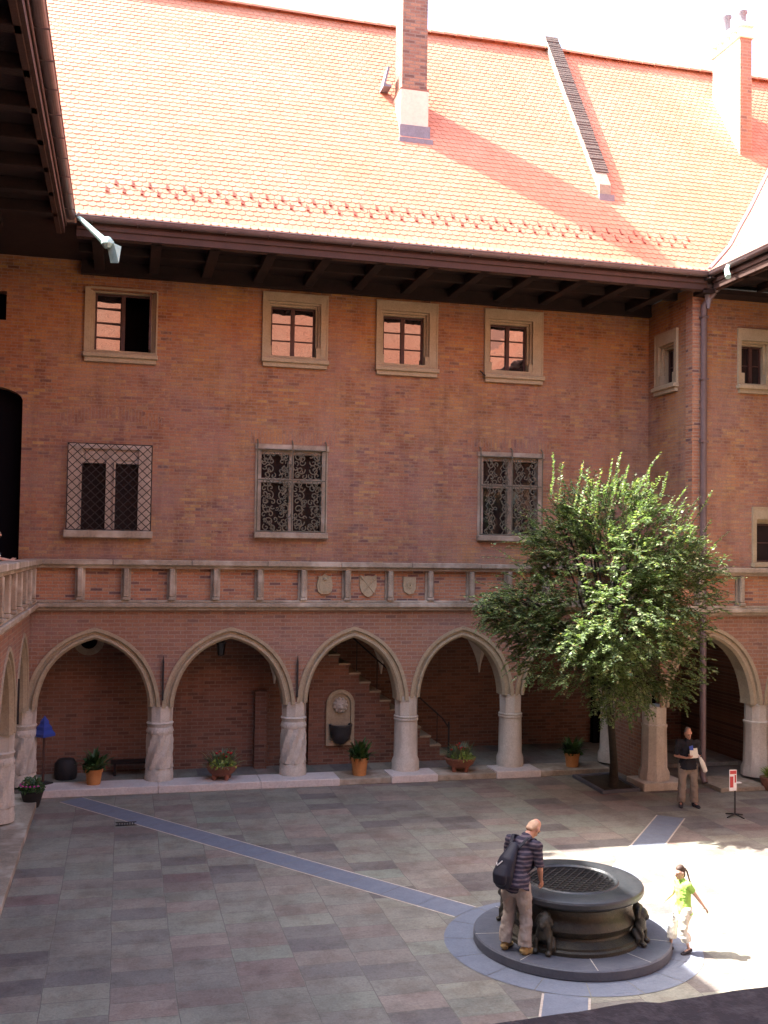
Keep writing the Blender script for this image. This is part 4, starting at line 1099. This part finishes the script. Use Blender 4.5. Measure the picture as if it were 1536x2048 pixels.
tub((5.62, 24.12, .136), 'arching dark leaved plant in a ribbed orange pot before the lion fountain', 2, h=.42, r=.2)
tub((11.12, 24.1, .136), 'dim potted plant in an orange pot in the shade behind the tree', 3)
def bowl(loc, label, seed, r=.36):
    t_ = tag(empty('planter_bowl', loc), label, 'planter', 'brown flower bowls between the arcade columns')
    p = MB(F(loc, (1, 0, 0), (0, 1, 0))); p.lathe([(r*.42, .08), (r*.6, .10), (r*.85, .18), (r*.97, .28), (r*1.02, .30), (r*1.02, .34), (r*.93, .34), (r*.9, .29), (0, .28)], 0, 0, 28)
    for k in range(4):
        a = PI/4+k*PI/2-.3; p.lathe([(.045, 0), (.055, .04), (.06, .14)], r*.55*math.cos(a), r*.55*math.sin(a), 8)
    p.build('bowl', M['terra2'], t_, smooth=35)
    f = link('foliage', blades(190, .46, .035, 1.3, seed, droop=.5, base_r=.24), M['leaf3'], t_); f.location = (0, 0, .27)
    f = link('foliage', leafball(360, .31, .042, seed+2, .6), M['leafy'], t_); f.location = (.02, -.12, .30)
    rnd = random.Random(seed); fl_ = MB(F(loc, (1, 0, 0), (0, 1, 0)))
    for k in range(13):
        a = rnd.uniform(0, 2*PI); q = rnd.uniform(.02, .26); z = .45+rnd.uniform(0, .16)
        fl_.lathe([(0, z), (.032, z+.015), (.035, z+.04), (0, z+.055)], q*math.cos(a), q*math.sin(a), 6)
    fl_.build('flower', M['flower'], t_, smooth=60)
bowl((2.35, 24.12, .172), 'brown footed bowl of trailing greenery and red flowers under the second arch', 4)
bowl((8.15, 24.12, .136), 'brown footed bowl of flowers between the fourth and fifth columns', 7, .38)
t_ = tag(empty('potted_plant', (-1.72, 22.95, .0)), 'low dark pot with pink flowers at the left corner pillar', 'potted plant')
p = MB(F((-1.72, 22.95, 0), (1, 0, 0), (0, 1, 0))); p.lathe([(.14, 0), (.2, .2), (.24, .34), (.2, .34), (0, .3)], 0, 0, 20); p.build('pot', M['iron'], t_, smooth=35)
f = link('foliage', leafball(500, .27, .04, 31, 1.1), M['leaf2'], t_); f.location = (0, 0, .34)
fl_ = MB(F((-1.72, 22.95, .45), (1, 0, 0), (0, 1, 0)))
for k in range(9): a = 2.5+k*.35; fl_.lathe([(0, .0), (.03, .02), (0, .05)], .24*math.cos(a), .24*math.sin(a), 6)
fl_.build('flower', M['pink'], t_)
t_ = tag(empty('potted_plant', (14.95, 21.35, 0)), 'light green plant in a dark round pot cut by the right edge', 'potted plant')
p = MB(F((14.95, 21.35, 0), (1, 0, 0), (0, 1, 0))); p.lathe([(.16, 0), (.24, .15), (.28, .3), (.24, .3), (0, .27)], 0, 0, 20); p.build('pot', M['terra2'], t_, smooth=35)
f = link('foliage', blades(60, .4, .07, 1.2, 77, droop=.5), M['leafy'], t_); f.location = (0, 0, .27)

# sign stands, stone block, low bench
sg_ = tag(empty('sign_post', (-1.6, 24.35, .172)), 'dark post with a blue pyramid shaped sign in the left arch', 'sign')
p = MB(F((-1.6, 24.35, .172), (1, 0, 0), (0, 1, 0))); p.tube([(0, 0, .03), (0, 0, 1.1)], .028, 8); p.build('post', M['frame'], sg_)
p = MB(F((-1.6, 24.35, .172), (1, 0, 0), (0, 1, 0))); p.lathe([(.22, 0), (.22, .03), (.03, .05)], 0, 0, 4); p.build('base', M['iron'], sg_)
p = MB(F((-1.6, 24.35, .172), (1, 0, 0), (0, 1, 0))); p.lathe([(.24, 1.06), (.24, 1.12), (.17, 1.2), (.16, 1.27), (.10, 1.33), (.09, 1.40), (.04, 1.46), (.0, 1.52)], 0, 0, 4); p.build('sign_head', M['bluep'], sg_)
bk = MB(F((-1.15, 25.05, .12), (1, 0, 0), (0, 1, 0))); bk.lathe([(.24, 0), (.26, .1), (.25, .35), (.18, .45), (0, .48)], 0, 0, 14)
tag(bk.build('stone_block', M['iron'], smooth=40), 'dark grey rounded stone standing by the back wall of the left arch', 'stone')
bn = tag(empty('bench', (.35, 25.2, .12)), 'low dark bench along the back wall beside the first column', 'bench')
p = MB(); p.box(-.15, .85, 25.05, 25.4, .40, .45); p.build('seat', M['wood'], bn)
for x in (-.05, .75): p = MB(); p.box(x-.03, x+.03, 25.08, 25.37, .12, .399); p.build('leg', M['wood'], bn)
ss = tag(empty('sign_stand', (12.66, 19.35, 0)), 'small red and white notice on a thin black floor stand', 'sign stand')
fs = F((12.66, 19.35, 0), (1, 0, 0), (0, 1, 0))
p = MB(fs); p.tube([(0, 0, .04), (0, 0, .98)], .016, 8); p.build('pole', M['iron'], ss)
p = MB(fs)
for a in (.3, .3+PI/2, .3+PI, .3+1.5*PI): p.tube([(0, 0, .06), (.24*math.cos(a), .24*math.sin(a), .012)], [.018, .012], 6)
p.build('base', M['iron'], ss)
p = MB(fs); p.box(-.15, .02, -.03, -.018, .55, .99); p.build('notice', M['whitep'], ss)
p = MB(fs); p.box(-.14, .01, -.034, -.031, .90, .97); p.box(-.03, .005, -.034, -.031, .72, .88); p.box(-.14, -.06, -.034, -.031, .62, .85); p.build('print', M['redp'], ss)
p = MB(fs); p.box(.02, .14, -.03, .06, .70, .715); p.build('tray', M['whitep'], ss)
# hanging lantern under the second arch
ln = tag(empty('lantern', (2.35, 24.9, 3.0)), 'small grey lantern hanging under the second arch', 'lantern')
p = MB(F((2.35, 24.9, 0), (1, 0, 0), (0, 1, 0))); p.tube([(0, 0, 3.35), (0, 0, 3.98)], .008, 5); p.lathe([(.02, 3.35), (.12, 3.25), (.13, 3.23)], 0, 0, 6); p.lathe([(.08, 2.95), (.05, 2.92)], 0, 0, 6); p.build('lantern_hood', M['iron'], ln)
p = MB(F((2.35, 24.9, 0), (1, 0, 0), (0, 1, 0))); p.lathe([(.08, 2.951), (.115, 3.229)], 0, 0, 6); p.build('lantern_glass', M['glassd'], ln)

# ------------------------------------------------------------------ tree
tb = tag(empty('tree_bed', (11.4, 22.6, 0)), 'sunken square of dark soil with a low stone edge round the tree', 'tree bed')
p = MB(); q = [(10.78, 21.72), (11.80, 21.80), (12.0, 23.6), (10.85, 23.5)]
for i in range(4):
    a = Vector((*q[i], 0)); b2 = Vector((*q[(i+1) % 4], 0)); d = (b2-a).normalized(); nn = Vector((-d.y, d.x, 0))
    L_ = (b2-a).length; p.fr = F(a, d, nn); p.box(.0 if i % 2 else -.0, L_-.1, 0, .1, 0, .07 + .001*i, bev=.008)
p.build('edging', M['step'], tb)
p = MB(); p.face([(x, y, .03) for x, y in q]); p.build('soil', M['soil'], tb, recalc=False)

tr = tag(empty('tree', (11.35, 22.3, 0)), 'small spreading leafy tree lit by the sun in the courtyard corner', 'tree')
rnd = random.Random(21)
TB = Vector((11.30, 22.2, 0)); TF = Vector((10.5, 20.9, 2.7)); CC = Vector((10.2, 20.1, 4.6))
ell = []
def EL(px, py, rx, rz_, Y, ry):
    Y -= .75; d = fwd+RT*((px-768)/FPX)-UP*((py-1024)/FPX); P = EYE+d*(Y/d.y); s = FPX/((P-EYE).dot(fwd)); ell.append((P, Vector((rx/s, ry, rz_/s))))
EL(1190, 1180, 150, 140, 21.2, 1.5); EL(1075, 1225, 85, 75, 21.5, 1.0); EL(1170, 1315, 145, 60, 21.1, 1.2)
EL(1340, 1190, 75, 115, 20.3, 1.2); EL(1230, 1050, 115, 75, 20.9, 1.1); EL(1120, 1085, 75, 60, 21.7, .8); EL(1290, 1110, 95, 95, 19.9, .9)
EL(1270, 1230, 95, 90, 19.6, .8); EL(1020, 1225, 45, 40, 21.3, .6); EL(1330, 1330, 55, 65, 20.6, .8); EL(1200, 1290, 70, 50, 19.7, .6); EL(1235, 1375, 60, 45, 20.6, .6); EL(1310, 1385, 50, 35, 20.8, .6)
trunk = MB()
def limb(a, b_, r0, r1, sag=0, k=5, n=7):
    pts = []; rs = []
    for i in range(k+1):
        t_ = i/k; p = a.lerp(b_, t_)+Vector((rnd.uniform(-.04, .04), rnd.uniform(-.04, .04), sag*math.sin(PI*t_))); 
        if i == 0: p = a.copy()
        pts.append(tuple(p)); rs.append(r0+(r1-r0)*t_)
    trunk.tube(pts, rs, n); return [Vector(p) for p in pts]
tp = [TB+Vector((0, 0, -.05)), TB+Vector((-.02, -.05, .6)), TB.lerp(TF, .5)+Vector((.05, .05, 0)), TF]
trunk.tube([tuple(p) for p in tp], [.12, .09, .08, .075], 10)
limbs = []
for P, rr in ell:
    for k in range(3):
        e = P+Vector((rnd.uniform(-.5, .5)*rr.x, rnd.uniform(-.5, .5)*rr.y, rnd.uniform(-.2, .6)*rr.z))
        pts = limb(TF.lerp(TB, rnd.uniform(0, .15)), e, .05, .014, .25); limbs += pts[2:]
def shape_noise(p): return noise.noise(p*1.1)+.5*noise.noise(p*2.7)
LV = []; LF = []
def leaf(p, d, up, L, w):
    s = d.cross(up); 
    if s.length < 1e-3: s = d.orthogonal()
    s.normalize(); b0 = len(LV)
    LV.extend([tuple(p), tuple(p+d*L*.45+s*w/2), tuple(p+d*L), tuple(p+d*L*.45-s*w/2)]); LF.append((b0, b0+1, b0+2, b0+3))
def shoot(p, d, L, droop, nl, ls=.088, jit=.11):
    st_ = L/nl; prev = p.copy(); pts = [p.copy()]
    side = d.cross(Vector((0, 0, 1)))
    if side.length < .1: side = Vector((rnd.uniform(-1, 1), rnd.uniform(-1, 1), 0))
    side.normalize()
    for i in range(nl):
        d = (d+Vector((rnd.uniform(-jit, jit), rnd.uniform(-jit, jit), rnd.uniform(-.4, .4)*jit-droop))).normalized(); p = p+d*st_; sg = 1 if i % 2 else -1
        ld = (d*.55+side*sg*rnd.uniform(.6, 1)+Vector((rnd.uniform(-.3, .3), rnd.uniform(-.3, .3), rnd.uniform(-.35, .25)))).normalized()
        upv = (Vector((0, 0, 1))+Vector((rnd.uniform(-.6, .6), rnd.uniform(-.6, .6), 0))).normalized()
        s = ls*rnd.uniform(.7, 1.15)*(1 if i < nl-3 else .7); leaf(p, ld, upv, s, s*.66)
        if i % 4 == 3: pts.append(p.copy())
    pts.append(p.copy())
    trunk.tube([tuple(q_) for q_ in pts], [.005]*(len(pts)-1)+[.003], 3, caps=False)
tot = sum(r.x*r.y*r.z for _, r in ell)
cnt = 0
for P, rr in ell:
    n = int(3300*(rr.x*rr.y*rr.z)/tot)+75
    for k in range(n):
        v = Vector((rnd.gauss(0, 1), rnd.gauss(0, 1), rnd.gauss(0, 1))).normalized(); q_ = rnd.uniform(.45, 1)**.6
        p = P+Vector((v.x*rr.x, v.y*rr.y, v.z*rr.z))*q_
        if shape_noise(p) < -.26: continue
        out = (p-CC); out.z *= .5; out.normalize()
        d = (out*.8+Vector((0, 0, rnd.uniform(.0, .9)))+Vector((rnd.uniform(-.5, .5), rnd.uniform(-.5, .5), rnd.uniform(-.25, .25)))).normalized()
        shoot(p, d, rnd.uniform(.3, .62), rnd.uniform(.01, .08), rnd.randint(14, 26), rnd.uniform(.075, .105)); cnt += 1
# long upright shoots, mostly upper right
for px, py in [(1250, 960), (1290, 960), (1330, 1000), (1350, 1040), (1380, 1020), (1225, 990), (1200, 1000), (1310, 1030), (1370, 1090), (1260, 1020), (1400, 1080), (1340, 1080), (1290, 1050), (1125, 960), (1170, 985), (1230, 1050), (1320, 1120), (1280, 1120), (1240, 1110)]:
    Y = rnd.uniform(18.9, 19.8); d = fwd+RT*((px-768)/FPX)-UP*((py-1024)/FPX); P = EYE+d*(Y/d.y)
    [shoot(P+Vector((-.25+.18*kk, .1*kk, -.35-.15*kk)), Vector((rnd.uniform(.15, .6)+(px-1250)/500, rnd.uniform(-.2, .1), 1)).normalized(), rnd.uniform(.75, 1.15), .002, 36, .085, .045) for kk in range(2)]
for px, py in [(1400, 1130), (1410, 1170), (1395, 1200), (1400, 1230)]:
    Y = 19.4; d = fwd+RT*((px-768)/FPX)-UP*((py-1024)/FPX); P = EYE+d*(Y/d.y)
    for k in range(3): shoot(P+Vector((-.2, rnd.uniform(-.3, .3), rnd.uniform(-.1, .1))), Vector((1, rnd.uniform(-.3, .2), rnd.uniform(.1, .5))).normalized(), rnd.uniform(.7, 1.0), .01, 24)
for px, py in [(985, 1190), (970, 1215), (1000, 1240), (1020, 1120), (1040, 1080)]:
    Y = 19.9; d = fwd+RT*((px-768)/FPX)-UP*((py-1024)/FPX); P = EYE+d*(Y/d.y)
    for k in range(2): shoot(P+Vector((.3, rnd.uniform(-.3, .3), rnd.uniform(-.1, .1))), Vector((-1, rnd.uniform(-.3, .2), rnd.uniform(.0, .6))).normalized(), rnd.uniform(.6, .9), .01, 20)
me = bpy.data.meshes.new('crown'); me.from_pydata(LV, [], LF); link('crown', me, M['leaf'], tr)
trunk.build('trunk', M['bark'], tr, smooth=60, recalc=False)
print('leaves', len(LF))

# ------------------------------------------------------------------ people
def hand(bm, w, d, nrm, sz=1.0, curl=.5, thumb=1):
    """w wrist, d pointing direction, nrm palm normal (fingers curl towards it)"""
    w = Vector(w); d = Vector(d).normalized(); nrm = Vector(nrm); nrm = (nrm-d*nrm.dot(d)).normalized(); s = d.cross(nrm)
    loft(bm, [w, w+d*.045*sz, w+d*.09*sz], [(.026*sz, .018*sz), (.038*sz, .017*sz), (.040*sz, .014*sz)], s, 10)
    for i, (o, L) in enumerate(((-.030, .062), (-.010, .074), (.010, .070), (.029, .055))):
        p = w+d*.09*sz+s*o*sz; a = curl*.5; pts = [p-d*.015*sz]; L *= sz
        for f_ in (.42, .32, .26):
            dd_ = d*math.cos(a)+nrm*math.sin(a); p = p+dd_*L*f_; pts.append(p); a += curl*(1+.12*i)
        loft(bm, pts, [.0095*sz, .009*sz, .0085*sz, .0075*sz], s, 8)
    p = w+d*.03*sz+s*-.030*thumb*sz
    loft(bm, [p, p+(d*.6-s*.7*thumb+nrm*.3).normalized()*.035*sz, p+(d*.6-s*.7*thumb+nrm*.3).normalized()*.035*sz+(d*.9-s*.1*thumb+nrm*.4).normalized()*.03*sz], [.013*sz, .011*sz, .0085*sz], s, 8)

def person(loc, rotz, label, J, g=1.0, skin='skin', shirt='black', trous='khaki', shoe='darkshoe', hair='greyhair', belly=1.0, sleeve=.9, hairfn=None, crop=0, handp=None, neckdir=None, vox=.011):
    """J: joints in metres, x right of the person, y forward, z up.  Built at the origin, then placed."""
    t_ = tag(empty('person', (0, 0, 0)), label, 'person')
    J = {k: Vector(v) for k, v in J.items()}
    X = (J['shR']-J['shL']).normalized(); HX = (J['hipR']-J['hipL']).normalized()
    def torso(bm, e=0.0, legs=True):
        pel, ch_, nk = J['pelvis'], J['chest'], J['neck']; mid = pel.lerp(ch_, .45)
        ux = ch_.lerp(nk, .62)
        loft(bm, [pel+(pel-ch_).normalized()*.06, pel, mid, ch_, ux, nk], [(.150*g+e, .105*g*belly+e), (.165*g+e, .118*g*belly+e), (.150*g+e, .112*g*belly+e), (.168*g+e, .118*g+e), (.150*g+e, .085*g+e), (.06*g+e, .055*g+e)], X)
        for s in 'LR':
            loft(bm, [ux.lerp(J['sh'+s], .3), J['sh'+s]], [.075*g+e, .062*g+e], Vector((0, 0, 1)))
    def arm(bm, s, upto, e=0.0, lo=0.0):
        sh, el, wr_ = J['sh'+s], J['el'+s], J['wr'+s]
        if upto <= 1: loft(bm, [sh, sh.lerp(el, .4*upto), sh.lerp(el, upto)], [.058*g+e, .052*g+e, .045*g+e], n=12, round1=False)
        else:
            loft(bm, [sh, sh.lerp(el, .5), el, el.lerp(wr_, .35), wr_], [.055*g+e, .047*g+e, .040*g+e, .038*g+e, .026*g+e], n=12)
    def leg(bm, s, upto=2.0, e=0.0, flare=0.0):
        h, k, a = J['hip'+s], J['kn'+s], J['an'+s]
        if upto < 2: loft(bm, [h, h.lerp(k, .35), k, k.lerp(a, (upto-1)*.5), k.lerp(a, upto-1)], [.098*g+e, .088*g+e, .062*g+e, .058*g+e+flare, .055*g+e+flare], n=14, round1=False)
        else: loft(bm, [h, h.lerp(k, .35), k, k.lerp(a, .3), a], [.092*g+e, .082*g+e, .056*g+e, .056*g+e+flare, .036*g+e+flare], n=14)
    H = J['head']; f = J['face'].normalized(); hup = (H-J['neck']).normalized(); hup = (hup-f*hup.dot(f)).normalized(); hs = f.cross(hup)
    hg = g**.6
    def hp(a, b_, c): return H+hs*a*hg+f*b_*hg+hup*c*hg
    # body: one continuous surface
    bm = bmesh.new(); torso(bm, -.012)
    for s in 'LR':
        arm(bm, s, 2, -.002); leg(bm, s, 2, -.008)
        an, toe = J['an'+s], J['toe'+s]; d = (toe-an); 
        loft(bm, [an+Vector((0, 0, -.0))-d*.12, an.lerp(toe, .5)+Vector((0, 0, .0)), toe], [(.026*g, .026*g), (.030*g, .022*g), (.026*g, .014*g)], HX)
        hd, hn, cu = (handp or {}).get(s, ((J['wr'+s]-J['el'+s]), f, .35)); hand(bm, J['wr'+s], hd, hn, g, cu, 1 if s == 'R' else -1)
    loft(bm, [J['neck']-hup*.05*g, J['neck'], H-hup*.07*hg-f*.01], [.062*g, .056*g, .055*g])
    loft(bm, [hp(0, .01, -.09), hp(0, .0, -.045), hp(0, -.005, .02), hp(0, -.01, .075)], [(.045*hg, .055*hg), (.064*hg, .082*hg), (.074*hg, .094*hg), (.06*hg, .075*hg)], hs)
    loft(bm, [hp(0, .088, .022), hp(0, .108, -.018)], [.010*hg, .016*hg]); ball(bm, hp(0, .075, -.085), (.022*hg,)*3, 8)
    loft(bm, [hp(-.05, .075, .03), hp(0, .09, .035), hp(.05, .075, .03)], [.011*hg]*3)
    loft(bm, [hp(-.022, .083, -.052), hp(0, .091, -.05), hp(.022, .083, -.052)], [.009*hg]*3)
    for sg in (-1, 1): loft(bm, [hp(sg*.074, -.005, .022), hp(sg*.082, -.012, .0), hp(sg*.076, -.005, -.028)], [(.010*hg, .018*hg), (.010*hg, .02*hg), (.008*hg, .012*hg)], hs)
    body = organic('body', bm, M[skin], t_, vox*.8, 3)
    for sg in (-1, 1):
        bm = bmesh.new(); ball(bm, hp(sg*.031, .083, .012), .011*hg, 8); me = bpy.data.meshes.new('eye'); bm.to_mesh(me); bm.free(); link('eye', me, M['eye'], t_)
    # clothes
    bm = bmesh.new(); torso(bm, .016); q0 = J['pelvis']; loft(bm, [q0+(q0-J['chest']).normalized()*.10, q0+(q0-J['chest']).normalized()*.02, q0.lerp(J['chest'], .3)], [(.212*g, .158*g*belly), (.202*g, .152*g*belly), (.172*g, .13*g*belly)], X, round0=False)
    for s in 'LR': arm(bm, s, sleeve, .014)
    hem = J['pelvis']+(J['pelvis']-J['chest']).normalized()*.05
    organic('shirt', bm, M[shirt], t_, vox, 3, disp=.035)
    bm = bmesh.new(); pel = J['pelvis']
    loft(bm, [pel+(J['chest']-pel).normalized()*.06, pel-Vector((0, 0, .03)), (J['hipL']+J['hipR'])/2-Vector((0, 0, .05))], [(.155*g, .112*g*belly), (.168*g, .125*g*belly), (.155*g, .125*g)], HX)
    for s in 'LR': leg(bm, s, 1.95-crop, .016, .014)
    organic('trousers', bm, M[trous], t_, vox, 2, disp=.04)
    for s in 'LR':
        an, toe = J['an'+s], J['toe'+s]; d = toe-an; bm = bmesh.new()
        lo = Vector((0, 0, -.045*g))
        loft(bm, [an-d*.22+lo*.8, an.lerp(toe, .35)+lo*.55, toe+lo*.15+d*.08], [(.043*g, .042*g), (.050*g, .040*g), (.044*g, .028*g)], HX)
        if not crop: loft(bm, [an+lo, an+Vector((0, 0, .02))], [.05*g, .046*g])
        organic('shoe', bm, M[shoe], t_, .008, 3)
    if hairfn:
        bm = bmesh.new(); hairfn(bm, hp, hg); organic('hair', bm, M[hair], t_, .007, 2)
    t_.rotation_euler.z = rotz; t_.location = loc
    return t_, hp, J

def wpt(root, v): return Matrix.Translation(root.location) @ Matrix.Rotation(root.rotation_euler.z, 4, 'Z') @ Vector(v)
def short_hair(bm, hp, h):
    loft(bm, [hp(0, -.06, -.05), hp(0, -.035, .02), hp(0, -.015, .07)], [(.062*h, .045*h), (.078*h, .076*h), (.066*h, .083*h)], hp(1, 0, 0)-hp(0, 0, 0))
def thin_hair(bm, hp, h):
    loft(bm, [hp(0, -.065, -.055), hp(0, -.045, .0), hp(0, -.035, .04)], [(.062*h, .04*h), (.077*h, .062*h), (.072*h, .06*h)], hp(1, 0, 0)-hp(0, 0, 0))
def pony_hair(bm, hp, h):
    loft(bm, [hp(0, -.05, -.05), hp(0, -.03, .02), hp(0, -.01, .075)], [(.058*h, .05*h), (.08*h, .08*h), (.068*h, .085*h)], hp(1, 0, 0)-hp(0, 0, 0))
    ball(bm, hp(0, -.11, .04), .03*h, 8)
    loft(bm, [hp(0, -.115, .04), hp(0, -.155, -.02), hp(0, -.17, -.12), hp(0, -.19, -.22), hp(0, -.22, -.33)], [.022*h, .018*h, .016*h, .014*h, .008*h])

# man at the well: back three-quarters to us, bowed over the rim
zb = .152
Jm = dict(pelvis=(0, 0, .95), chest=(0, .10, 1.25), neck=(0, .235, 1.46), head=(.02, .39, 1.56), face=(.05, .60, -.80),
          shL=(-.215, .17, 1.40), shR=(.215, .17, 1.40), elL=(-.26, .16, 1.10), elR=(.27, .17, 1.10), wrL=(-.20, .33, .96), wrR=(.20, .30, .92),
          hipL=(-.10, -.0, .90), hipR=(.10, .0, .90), knL=(-.13, .04, .50), knR=(.13, .05, .50), anL=(-.15, -.03, .085), anR=(.15, -.0, .085),
          toeL=(-.18, .14, .035), toeR=(.20, .16, .035))
MANR = -R(56)
man, hpm, Jm_ = person((5.24, 13.10, zb), MANR, 'man in a striped shirt and khaki trousers bending over the well, seen from behind', Jm, 1.06, 'skin', 'stripe', 'khaki', 'tanshoe', 'blond', 1.12, hairfn=thin_hair,
       handp={'R': (Vector((-.1, .5, -.8)), Vector((-1, 0, 0)), .5), 'L': (Vector((.1, .5, -.8)), Vector((1, 0, 0)), .5)})
# backpack
bp_ = tag(empty('backpack', (0, 0, 0)), 'black backpack with a white mark slung on the back of the man at the well', 'backpack')
bm = bmesh.new()
loft(bm, [(-.07, -.21, .93), (-.07, -.205, 1.05), (-.05, -.13, 1.23), (-.03, .0, 1.40)], [(.13, .075), (.155, .10), (.125, .085), (.07, .045)], (1, 0, 0))
loft(bm, [(-.07, -.29, .96), (-.07, -.285, 1.06), (-.06, -.235, 1.16)], [(.10, .04), (.115, .045), (.08, .03)], (1, 0, 0))
organic('pack', bm, M['pack'], bp_, .012, 3)
for sg in (-1, 1):
    bm = bmesh.new()
    loft(bm, [(sg*.07-.03, .0, 1.38), (sg*.12, .10, 1.51), (sg*.14, .24, 1.47), (sg*.16, .29, 1.33), (sg*.17, .15, 1.12), (sg*.12, -.12, 1.0)], [(.03, .009)]*6, (1, 0, 0)); organic('strap', bm, M['pack'], bp_, .009, 1)
lg = MB(); lg.tube([(-.14, -.255, 1.21), (-.12, -.27, 1.17), (-.06, -.235, 1.235)], .008, 5); lg.build('logo', M['whitep'], bp_)
bp_.location = man.location; bp_.rotation_euler.z = MANR

# man standing by the right pillar, papers in hand
Jf = dict(pelvis=(0, 0, .93), chest=(0, .01, 1.22), neck=(0, .03, 1.46), head=(.01, .07, 1.60), face=(-.15, .9, -.30),
          shL=(-.195, .01, 1.39), shR=(.195, .01, 1.39), elL=(-.25, .0, 1.11), elR=(.27, .0, 1.10), wrL=(-.06, .24, 1.14), wrR=(.09, .23, 1.10),
          hipL=(-.10, 0, .88), hipR=(.10, 0, .88), knL=(-.13, .03, .48), knR=(.13, .03, .48), anL=(-.15, -.02, .085), anR=(.14, -.02, .085),
          toeL=(-.20, .15, .035), toeR=(.18, .15, .035))
FR_ = PI-R(16)
far, hpf, _ = person((12.12, 20.32, 0), FR_, 'tanned man in a black shirt and khaki trousers holding papers by the right pillar', Jf, 1.0, 'skin', 'black', 'khaki2', 'darkshoe', 'greyhair', 1.1, hairfn=short_hair,
       handp={'L': (Vector((.8, .4, .1)), Vector((0, .3, 1)), .5), 'R': (Vector((-.8, .4, .2)), Vector((0, .3, 1)), .5)})
pp = tag(empty('papers', (0, 0, 0)), 'white papers with a blue edge held by the man in black', 'papers')
p = MB(); p.prism([(-.16, 1.12), (.02, 1.10), (.03, 1.30), (-.13, 1.33)], .27, .285); p.build('sheet', M['ecru'], pp)
p = MB(); p.prism([(-.05, 1.28), (.03, 1.28), (.05, 1.36), (-.03, 1.38)], .287, .295); p.build('sheet', M['bluep'], pp)
pp.location = far.location; pp.rotation_euler.z = FR_
wb = tag(empty('white_bag', (0, 0, 0)), 'long white bag hanging from the left arm of the man in black', 'bag')
bm = bmesh.new(); loft(bm, [(-.22, .18, 1.10), (-.27, .20, .98), (-.33, .20, .82)], [(.035, .02), (.055, .03), (.05, .028)], (1, 0, 0)); organic('bag_body', bm, M['ecru'], wb, .009, 2)
bm = bmesh.new(); loft(bm, [(-.18, .05, 1.17), (-.20, .13, 1.15), (-.22, .18, 1.10)], [.012]*3); organic('bag_strap', bm, M['whitep'], wb, .007, 1)
wb.location = far.location; wb.rotation_euler.z = FR_

# girl striding to the left
gs = .68
Jg = dict(pelvis=(0, 0, .95), chest=(0, .02, 1.24), neck=(0, .05, 1.47), head=(0, .10, 1.62), face=(0, .95, -.15),
          shL=(-.17, .02, 1.40), shR=(.17, .02, 1.40), elL=(-.22, -.16, 1.16), elR=(.21, .12, 1.14), wrL=(-.24, -.32, .96), wrR=(.19, .33, 1.02),
          hipL=(-.09, 0, .90), hipR=(.09, 0, .90), knL=(-.09, .10, .50), knR=(.09, .20, .53), anL=(-.10, -.06, .10), anR=(.09, .26, .12),
          toeL=(-.11, .11, .04), toeR=(.09, .44, .10))
Jg = {k: (tuple(c*gs for c in v) if k != 'face' else v) for k, v in Jg.items()}
GR = R(90+8)
girl, _, _ = person((7.66, 12.93, 0), GR, 'girl in a lime green top and light cropped trousers walking left with a ponytail', Jg, .66, 'skin2', 'lime', 'ecru', 'darkshoe', 'hair', .95, sleeve=.5, hairfn=pony_hair, crop=.38, vox=.008)

# person in white at the left gallery, cut by the frame
Jl = dict(Jf); Jl.update(elL=(-.25, .12, 1.12), elR=(.25, .12, 1.12), wrL=(-.20, .36, 1.08), wrR=(.2, .36, 1.08), face=(0, 1, -.1))
person((-2.47, 21.2, Z1-.02), -PI/2+.2, 'person in a white shirt at the left gallery rail, cut by the left edge', Jl, 1.0, 'skin2', 'whitep', 'khaki', 'darkshoe', 'greyhair', 1.0, hairfn=short_hair)
